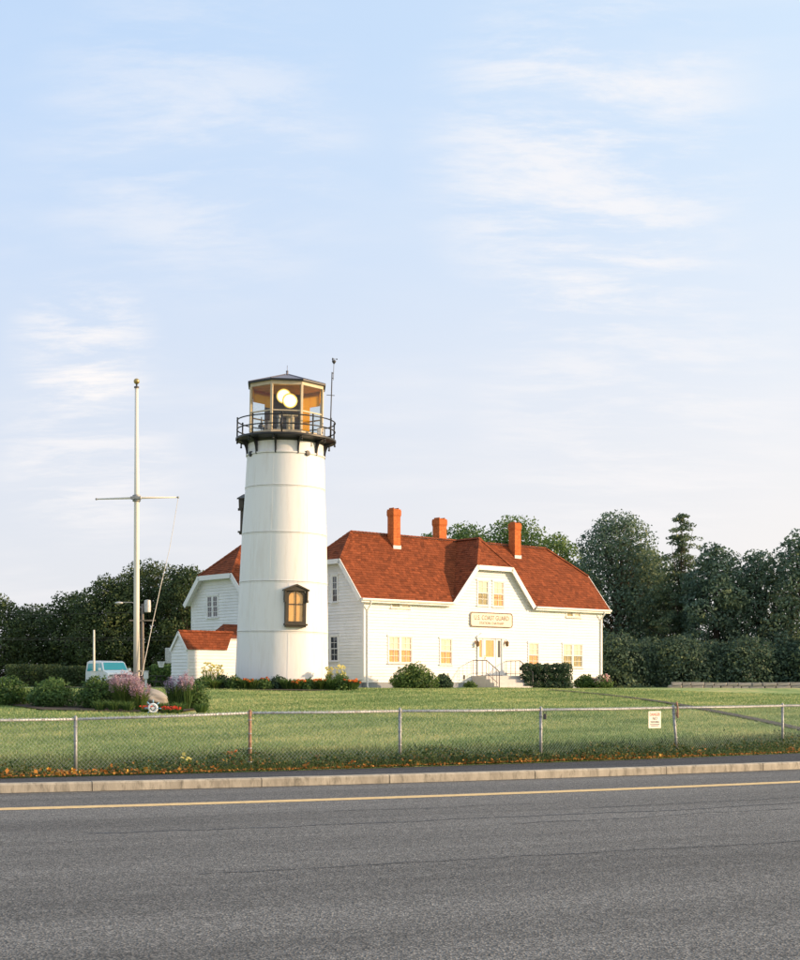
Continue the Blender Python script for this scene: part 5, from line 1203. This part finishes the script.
# ------------------------------------------------------------------ planting round the tower and house
r = np.random.default_rng(111); bedY = lambda x: 67.2
m = MB(); bp_ = [(px(195,66.4),66.9),(px(250,66),66.0),(px(320,66),66.2),(px(360,68),68.6),(px(352,72),72),(px(200,70),70)]
m.add([(x, y, ground_z(x, y)+.04) for x, y in bp_], [tuple(range(len(bp_)))]); tag(m.build('flower_bed', M['soil']), kind='structure')
rows = [  # bearing, width px, height px, kind, bloom
 (204,17,13,'box',None,'rounded green shrub at the left end of the tower bed, before the shed'),
 (214,13,11,'lily',None,'strappy green clump next to the left end of the tower bed'),
 (223,17,15,'hedge',None,'dark green shrub at the left foot of the tower'),
 (234,13,14,'box',None,'green shrub just right of the dark shrub at the tower foot'),
 (244,13,12,'lily','orange','daylily clump with the leftmost orange blooms'),
 (254,12,12,'lily',None,'plain strappy clump between the two left orange blooms'),
 (264,14,12,'box','orange','daylily clump with orange blooms under the tower centre left'),
 (277,18,15,'hedge',None,'dark rounded shrub at the middle of the tower bed'),
 (289,14,13,'lily',None,'tall strappy clump below the tower window'),
 (299,13,12,'lily','orange','daylily clump with orange blooms below the tower window, right side'),
 (309,14,12,'box',None,'green shrub under the right edge of the tower'),
 (320,13,12,'lily','orange','daylily clump with orange blooms at the right foot of the tower'),
 (331,15,14,'lily',None,'leafy green clump in front of the end wall windows'),
 (341,17,16,'box',None,'full green shrub near the house corner'),
 (351,13,12,'lily','orange','daylily clump with orange blooms at the right end of the tower bed')]
for i, (xx, wp_, hp_, kd, bl, lab) in enumerate(rows):
    Y = 67.4 + (.5 if kd == 'hedge' else 0); X = px(xx, Y); w_ = wp_*Y/F_PX*1.3; h_ = hp_*Y/F_PX+.02
    if kd == 'lily': tuft('daylily', lab, 'plant', X, Y, w_*1.15, h_, 120+i, M['lily'] if i % 2 else M['box'], 420, flower=M['orange'] if bl else None, nfl=12, fsize=.13, bw=.022, fz=.82)
    else: shrub('bed_shrub', lab, 'shrub', X, Y, w_, w_, h_, M[kd], 120+i, 1900, .10, flowers=M['orange'] if bl else None, nf=14, fleaf=.12)
for i, (xx, hp_, wp_, lab) in enumerate(((208,24,13,'tall pale yellow flowers before the sunlit shed wall, left'),(218,22,12,'tall pale yellow flowers beside the shed, nearer the tower'),(329,20,8,'tall pale yellow flowers close by the right side of the tower'),(340,22,12,'tall pale yellow flowers below the end wall, nearer the corner'))):
    Y = 68.6; tuft('yellow_flower_plant', lab, 'flower', px(xx, Y), Y, wp_*Y/F_PX, hp_*Y/F_PX, 150+i, M['lily'], 120, flower=M['yellow'], nfl=34, fsize=.09, bw=.012, fz=1.05)
def hs(x0, x1, top, Y, lab, nm='foundation_shrub', mt='box', seed=0, boxy=False, n=5200, leaf=.11, **kw):
    w_ = (x1-x0)*Y/F_PX; X = px((x0+x1)/2, Y); h_ = pz(top, Y)-ground_z(X, Y); return shrub(nm, lab, 'shrub', X, Y, w_, w_*.8 if not boxy else 1.3, h_, M[mt], seed, n, leaf, boxy=boxy, **kw)
hs(389.5, 437, 662.5, 75.6, 'large rounded green shrub below the double window of the house front', seed=160, n=9000)
hs(434, 452, 673, 77.0, 'small clipped dark green shrub right of the large rounded one', mt='hedge', seed=161, n=3200)
hs(463, 477, 680.5, 79.0, 'tiny bright green bush at the left side of the steps', seed=162, n=1300, leaf=.08)
hs(520.5, 572, 663.5, 82.0, 'wide clipped dark hedge block right of the front steps', 'clipped_hedge', 'hedge', 163, True, 15000, .10, rz=.12, inner=.8)
hs(573.5, 598, 674, 84.0, 'rounded dark green shrub near the right house corner', mt='box', seed=164, n=3600)
hs(593, 612.5, 674, 83.6, 'shrub covered in pale pink blossom at the right house corner', 'flowering_shrub', 'box', 165, flowers=M['pinkf'], nf=130, fleaf=.11, n=2600)
# small items by the steps
X, Y = px(464.2, 79.2), 79.2; z0 = ground_z(X, Y)
pt_ = thing('marker_post', 'thin dark marker post beside the tiny bush', 'post', (X, Y, z0)); MB().tube([(0,0,-.05),(0,0,.62)], .018, 6).build('stake', M['rail'], pt_); MB().box(-.05,.05,-.02,.02,.48,.70,bev=.01).build('plaque', M['wood'], pt_)
X, Y = px(446, 74.9), 76.4
# ------------------------------------------------------------------ far left yard
vn = thing('parked_van', 'white van with teal windscreen parked behind the flagpole', 'van', (px(120.5,112), 112, ground_z(-20,112)), R(30))
# van frame: nose towards -y; width along x
Lv, Wv, Hv = 5.2, 1.96, 1.98
def vprof(x, ins):  # side profile as (y,z) nose first
    return [(0,.42),(0.02,.80),(.14,1.06),(1.00,1.20),(1.62,1.84),(2.0,1.93),(4.6,1.98),(5.1,1.9),(5.2,1.1),(5.2,.42)]
pf = vprof(0, 0); m = MB(); secs = [(-.98,.0),(-.93,.04),(0,.05),(.93,.04),(.98,.0)]
vs = []
for (x, up) in secs:
    for (y, z) in pf:
        nar = 1 - .11*max(0, (z-1.1)/.9); vs.append((x*nar, y, z + (up if z > 1.8 else up*.4)))
n = len(pf); fs = []
for i in range(len(secs)-1):
    for k in range(n): fs.append((i*n+k, i*n+(k+1)%n, (i+1)*n+(k+1)%n, (i+1)*n+k))
fs += [tuple(range(n))[::-1], tuple((len(secs)-1)*n+k for k in range(n))]; m.add(vs, fs); m.build('body', M['vanpaint'], vn, auto=25)
def onslope(f): return (1.02+ (1.60-1.02)*f, 1.215+(1.845-1.215)*f)
y0_, z0_ = onslope(.04); y1_, z1_ = onslope(.93)
MB().prism([(-.90,y0_-.012,z0_+.04),(.90,y0_-.012,z0_+.04),(.80,y1_-.012,z1_+.045),(-.80,y1_-.012,z1_+.045)], (0,.02,-.0)).build('windscreen', M['teal'], vn)
for s in (-1, 1):
    for (ya, yb, yc, yd) in ((1.25,2.05,2.05,1.72),(2.2,3.3,3.3,2.2),(3.45,4.85,4.75,3.45)):
        q = [(ya,1.22),(yb,1.22),(yc,1.80),(yd,1.80)]; q = [(s*(.985*(1-.11*max(0,(z-1.1)/.9))+.004), y, z) for y, z in q]; MB().prism(q, (-s*.012,0,0)).build('side_window', M['teal'], vn)
    MB().tube([(s*.98,1.35,1.2),(s*1.18,1.3,1.28)], .03, 6).box(s*1.06, s*1.28, 1.24, 1.34, 1.2, 1.42, bev=.03).build('mirror', M['vanpaint'], vn)
    MB().box(s*.55, s*.90, -.03, .03, .74, .94, bev=.03).build('headlight', M['chrome'], vn)
    for y in (1.0, 4.2):
        w = MB(); w.tube([(s*.80,y,.34),(s*1.0,y,.34)], .34, 20); wo2 = w.build('wheel', M['tyre'], vn); MB().tube([(s*1.0,y,.34),(s*1.012,y,.34)], .19, 14).build('rim', M['chrome'], wo2)
MB().box(-.5,.5,-.035,.02,.72,.95,bev=.01).build('grille', M['rail'], vn); MB().box(-.98,.98,-.12,.05,.42,.60,bev=.04).build('bumper', M['rail'], vn)
MB().box(-.26,.26,-.135,-.121,.45,.57).build('number_plate', M['signwhite'], vn)
# posts with white boxes
for (xx, lab) in ((93.5, 'white post box on a post at the far left before the van'), (146, 'white post box on a post right of the flagpole')):
    Y = 78; X = px(xx, Y); z0 = ground_z(X, Y); t = thing('post_box', lab, 'post', (X, Y, z0)); H_ = pz(671, Y)-z0
    MB().box(-.05,.05,-.05,.05,-.1,H_-.3,bev=.008).build('post', M['white'], t); MB().box(-.115,.115,-.10,.10,H_-.42,H_-.03,bev=.02).box(-.135,.135,-.12,.12,H_-.03,H_,bev=.01).build('box', M['white'], t)
# picnic tables
def picnic(xx, Y, rz, lab):
    X = px(xx, Y); t = thing('picnic_table', lab, 'picnic table', (X, Y, ground_z(X, Y)), rz)
    for k in range(5): MB().box(-.9,.9,-.37+k*.15,-.37+k*.15+.135,.72,.76,bev=.006).build('table_plank', M['darkwood'], t)
    for s in (-1, 1):
        for k in range(2): MB().box(-.9,.9,s*.66-.13+k*.14,s*.66-.13+k*.14+.125,.42,.46,bev=.006).build('bench_plank', M['darkwood'], t)
    for x in (-.62, .62):
        MB().tube([(x,-.62,0),(x,-.2,.72)], .04, 4).tube([(x,.62,0),(x,.2,.72)], .04, 4).box(x-.02,x+.02,-.75,.75,.36,.42).build('trestle', M['darkwood'], t)
picnic(127, 84, .5, 'dark wooden picnic table in front of the van, behind the pink grass'); picnic(149, 88, -.3, 'dark wooden picnic table right of the flagpole by the white post box')
# utility poles and wires
def upole(xx, top, Y, lab, arm=False, wd=.11):
    X = px(xx, Y); z0 = ground_z(X, Y); H_ = pz(top, Y)-z0; t = thing('utility_pole', lab, 'utility pole', (X, Y, z0))
    MB().tube([(0,0,-.2),(0,0,H_)], [wd*1.2, wd*.8], 10).build('pole', M['wood'] if arm else M['polew'], t, smooth=True)
    if arm:
        MB().tube([(0,0,H_-.3),(-.7,-.1,H_+.1),(-1.5,-.2,H_+.1)], .035, 6).build('lamp_arm', M['galv'], t); MB().sphere((-1.6,-.2,H_+.06), .18, 12, 8, (1.6,1,.5)).build('lamp_head', M['galvwhite'], t, smooth=True)
        MB().lathe([(.01,-.45),(.22,-.42),(.24,0),(.22,.4),(.01,.44)], 14, (.36,-.1,H_-.15)).build('transformer', M['galvwhite'], t, auto=30)
        MB().box(-.9,.9,-.1,.0,H_-1.2,H_-1.1).build('cross_arm', M['wood'], t)
    return X, Y, z0+H_
A_ = upole(142.6, 604, 104, 'wooden utility pole with lamp and transformer just right of the flagpole', True)
B_ = upole(94, 630, 104, 'plain pale utility pole at the far left behind the van', wd=.075)
for i, (zz_a, zz_b) in enumerate(((pz(612,104), pz(610,104)), (pz(634,104), pz(633,104)), (pz(640.5,104), pz(637,104)))):
    pts = [Vector((A_[0]-26, 103.8, zz_b+.4)).lerp(Vector((A_[0]+.1, 103.8, zz_a)), k/20) - Vector((0,0,.9*math.sin(math.pi*k/20)*.5)) for k in range(21)] if i == 0 else \
          [Vector((A_[0]-26, 103.8-i*.2, zz_b)).lerp(Vector((A_[0]+9, 103.8-i*.2, zz_a)), k/20) - Vector((0,0,(.35 if i == 1 else .1)*math.sin(math.pi*k/20))) for k in range(21)]
    o = MB().tube(pts, .007, 4).build('overhead_cable', M['rail']); tag(o, ['uppermost overhead cable crossing the left trees','middle overhead cable crossing the left trees','lowest overhead cable crossing the left trees'][i], 'cable')
# basketball hoop seen edge on
Y = 92; X = px(169, Y); z0 = ground_z(X, Y); bh = thing('basketball_hoop', 'basketball backboard and net left of the small shed', 'basketball hoop', (X, Y, z0)); Hb = pz(648, Y)-z0
MB().tube([(.3,.1,-.1),(.3,.1,Hb-.6),(.05,0,Hb-.5)], .05, 8).build('pole', M['galv'], bh); MB().box(-.22,.25,-.12,.0,Hb-.95,Hb,bev=.02).build('backboard', M['galvwhite'], bh)
m = MB(); m.tube([(-.45+.23*math.cos(2*math.pi*k/20), -.2+.23*math.sin(2*math.pi*k/20), Hb-.82) for k in range(21)], .012, 5, cap=False); m.build('rim', M['rail'], bh)
m = MB()
for k in range(12): a = 2*math.pi*k/12; m.tube([(-.45+.23*math.cos(a),-.2+.23*math.sin(a),Hb-.82),(-.45+.13*math.cos(a+.5),-.2+.13*math.sin(a+.5),Hb-1.2)], .014, 3); m.tube([(-.45+.23*math.cos(a),-.2+.23*math.sin(a),Hb-.82),(-.45+.13*math.cos(a-.5),-.2+.13*math.sin(a-.5),Hb-1.2)], .014, 3)
m.build('net', M['net'], bh, kind='stuff')
# gravel drive behind the picnic tables
V = [(px(60,96),95,0),(px(175,96),95,0),(px(178,104),106,0),(px(40,104),106,0)]; V = [(x, y, ground_z(x, y)+.03) for x, y, _ in V]
tag(link('drive', mesh_np('drive', V, [(0,1,2,3)]), M['gravel']), kind='structure')
# clipped hedge behind the drive
for i, (x0, x1, tp) in enumerate(((150,190,664),(110,152,668),(60,112,666),(5,62,664))):
    Y = 118; w_ = (x1-x0)*Y/F_PX; X = px((x0+x1)/2, Y)
    shrub('boundary_hedge', ['green hedge section between the utility pole and the shed','dark hedge section right behind the van','hedge section left of the van','hedge section at the far left margin'][i], 'hedge', X, Y, w_, 1.6, pz(tp, Y)-ground_z(X, Y), M['leaf_mid' if i == 0 else 'leaf_dark'], 170+i, 5200, .17, boxy=True, inner=.75)

# ------------------------------------------------------------------ trees
T = tree
T('broadleaf_tree', 'tall dark broadleaf tree behind the flagpole with the highest top at left', 'tree', 148, 130, 562, 78, M['leaf_dark'], 200, 30000, .23, .04, .35, clumps_n=70)
T('broadleaf_tree', 'dark broadleaf tree left of the flagpole above the van', 'tree', 112, 128, 577, 66, M['leaf_dark'], 201, 24000, .23, .04, .3, clumps_n=60)
T('broadleaf_tree', 'dark tree between the halyard and the rear wing gable', 'tree', 186, 127, 566, 56, M['leaf_dark'], 202, 22000, .23, .04, .3, clumps_n=56)
T('broadleaf_tree', 'dark tree half hidden behind the rear wing roof', 'tree', 216, 134, 570, 60, M['leaf_dark'], 203, 9000, .32, .05, .3)
T('broadleaf_tree', 'rounded dark tree just left of the far left utility pole', 'tree', 72, 131, 592, 64, M['leaf_dark'], 204, 18000, .25, .03, .3, clumps_n=56)
T('broadleaf_tree', 'lower dark tree near the left margin', 'tree', 34, 134, 606, 62, M['leaf_dark'], 205, 15000, .25, .03, .3)
T('broadleaf_tree', 'dark tree cut by the left margin', 'tree', -4, 130, 596, 66, M['leaf_dark'], 206, 15000, .25, .03, .3)
T('broadleaf_tree', 'leafy green tree behind the second chimney', 'tree', 466, 108, 524, 70, M['leaf_mid'], 207, 20000, .22, .2, .3, clumps_n=70)
T('broadleaf_tree', 'low green tree top showing just left of the second chimney', 'tree', 433, 110, 531, 40, M['leaf_mid'], 218, 8000, .22, .2, .3, clumps_n=40)
T('broadleaf_tree', 'green tree rising behind the third chimney', 'tree', 514, 110, 519, 88, M['leaf_mid'], 208, 26000, .22, .2, .35, clumps_n=84)
T('broadleaf_tree', 'green tree sloping down behind the right end of the roof', 'tree', 556, 112, 535, 60, M['leaf_mid'], 209, 16000, .22, .2, .3)
T('broadleaf_tree', 'small green tree low behind the right roof hip', 'tree', 584, 113, 566, 40, M['leaf_mid'], 210, 6000, .28, .1, .25)
T('broadleaf_tree', 'tall blue green tree right of the house with a broad domed top', 'tree', 618, 106, 514, 82, M['leaf_blue'], 211, 36000, .20, .03, .38, clumps_n=96, cl=.185)
T('broadleaf_tree', 'bushy tree filling the gap between the domed tree and the cedar', 'tree', 648, 108, 548, 64, M['leaf_blue'], 212, 15000, .24, .02, .3, clumps_n=60)
T('cedar_tree', 'tiered cedar with open layered top in the right group', 'tree', 681, 103, 516, 88, M['needle'], 213, 34000, .16, .05, .34, 'tier', clumps_n=84, cl=.13)
T('broadleaf_tree', 'dark tree right of the cedar', 'tree', 716, 100, 544, 58, M['leaf_blue'], 214, 16000, .24, .02, .3, clumps_n=60)
T('broadleaf_tree', 'dark tree second from the right margin', 'tree', 760, 101, 551, 64, M['leaf_blue'], 215, 16000, .24, .02, .3, clumps_n=60)
T('broadleaf_tree', 'dark tree cut by the right margin', 'tree', 806, 99, 532, 70, M['leaf_blue'], 216, 14000, .26, .02, .34, clumps_n=60)
for i, (xx, tp, w_) in enumerate(((617,634,44),(648,640,44),(680,636,46),(713,642,44),(746,638,46),(782,640,50),(815,636,40))):
    Y = 95.5 + (i % 2)*1.2
    T('dense_shrub', ['dense dark shrub against the right corner of the house','dense dark shrub second from the house corner','dense dark shrub third from the house corner, under the cedar','dense dark shrub behind the left end of the stone wall','dense dark shrub behind the middle of the stone wall','dense dark shrub second from the right margin','dense dark shrub cut by the right margin'][i], 'shrub', xx, Y, tp, w_+10, M['leaf_deep'], 220+i, 9500, .20, .0, .12, 'block', clumps_n=46, cl=.24, part='foliage')
# low stone wall at the right edge of the lawn
Y = 90.5; x0, x1 = px(668, Y), px(806, Y); sw_ = thing('stone_wall', 'low grey stone wall at the right edge of the lawn before the dark shrubs', 'wall', (0,0,0)); rs = random.Random(5)
mesh_bank = []
for k in range(8):
    m = MB(); m.box(-.5,.5,-.2,.2,-.5,.5,bev=.07); mm = m.mesh('stone')
    for v in mm.vertices: v.co += Vector((rs.uniform(-.04,.04), rs.uniform(-.03,.03), rs.uniform(-.05,.05)))
    mm.materials.append(M['stone']); mesh_bank.append(mm)
for row in range(2):
    x = x0 + row*.2
    while x < x1:
        w_ = rs.uniform(.45,.95); o = bpy.data.objects.new('stone', rs.choice(mesh_bank)); C.objects.link(o); o.parent = sw_; o.location = (x+w_/2, Y, ground_z(x, Y)+.05+.19*row); o.scale = (w_*.985, 1, .20); x += w_

GROUPS = {'broadleaf_tree': 'broadleaf trees round the station', 'dense_shrub': 'dense shrubs at the right edge of the lawn', 'garden_shrub': 'green shrubs in the flagpole flower bed',
 'flowering_grass': 'pink plumed grasses in the flagpole bed', 'lavender': 'mauve flowering clumps in the flagpole bed', 'edging_plant': 'strappy plants edging the flagpole bed', 'red_flower_plant': 'red bedding flowers under the ornament',
 'bed_shrub': 'plants in the bed round the tower', 'daylily': 'plants in the bed round the tower', 'yellow_flower_plant': 'tall pale yellow flowers by the tower', 'foundation_shrub': 'clipped shrubs before the house front',
 'boundary_hedge': 'hedge sections behind the drive', 'picnic_table': 'picnic tables behind the flagpole', 'post_box': 'white boxes on posts', 'utility_pole': 'utility poles before the left trees', 'overhead_cable': 'overhead cables on the utility poles',
 'boulder': 'boulders in the flagpole bed', 'wild_flower': 'wild flowers on the verge', 'padlock': 'fittings on the fence posts'}
for o in scene.objects:
    k = o.name.split('.')[0]
    if o.parent is None and k in GROUPS: o['group'] = GROUPS[k]
# render settings
scene.cycles.max_bounces = 6; scene.cycles.transparent_max_bounces = 12
scene.cycles.sample_clamp_indirect = 6
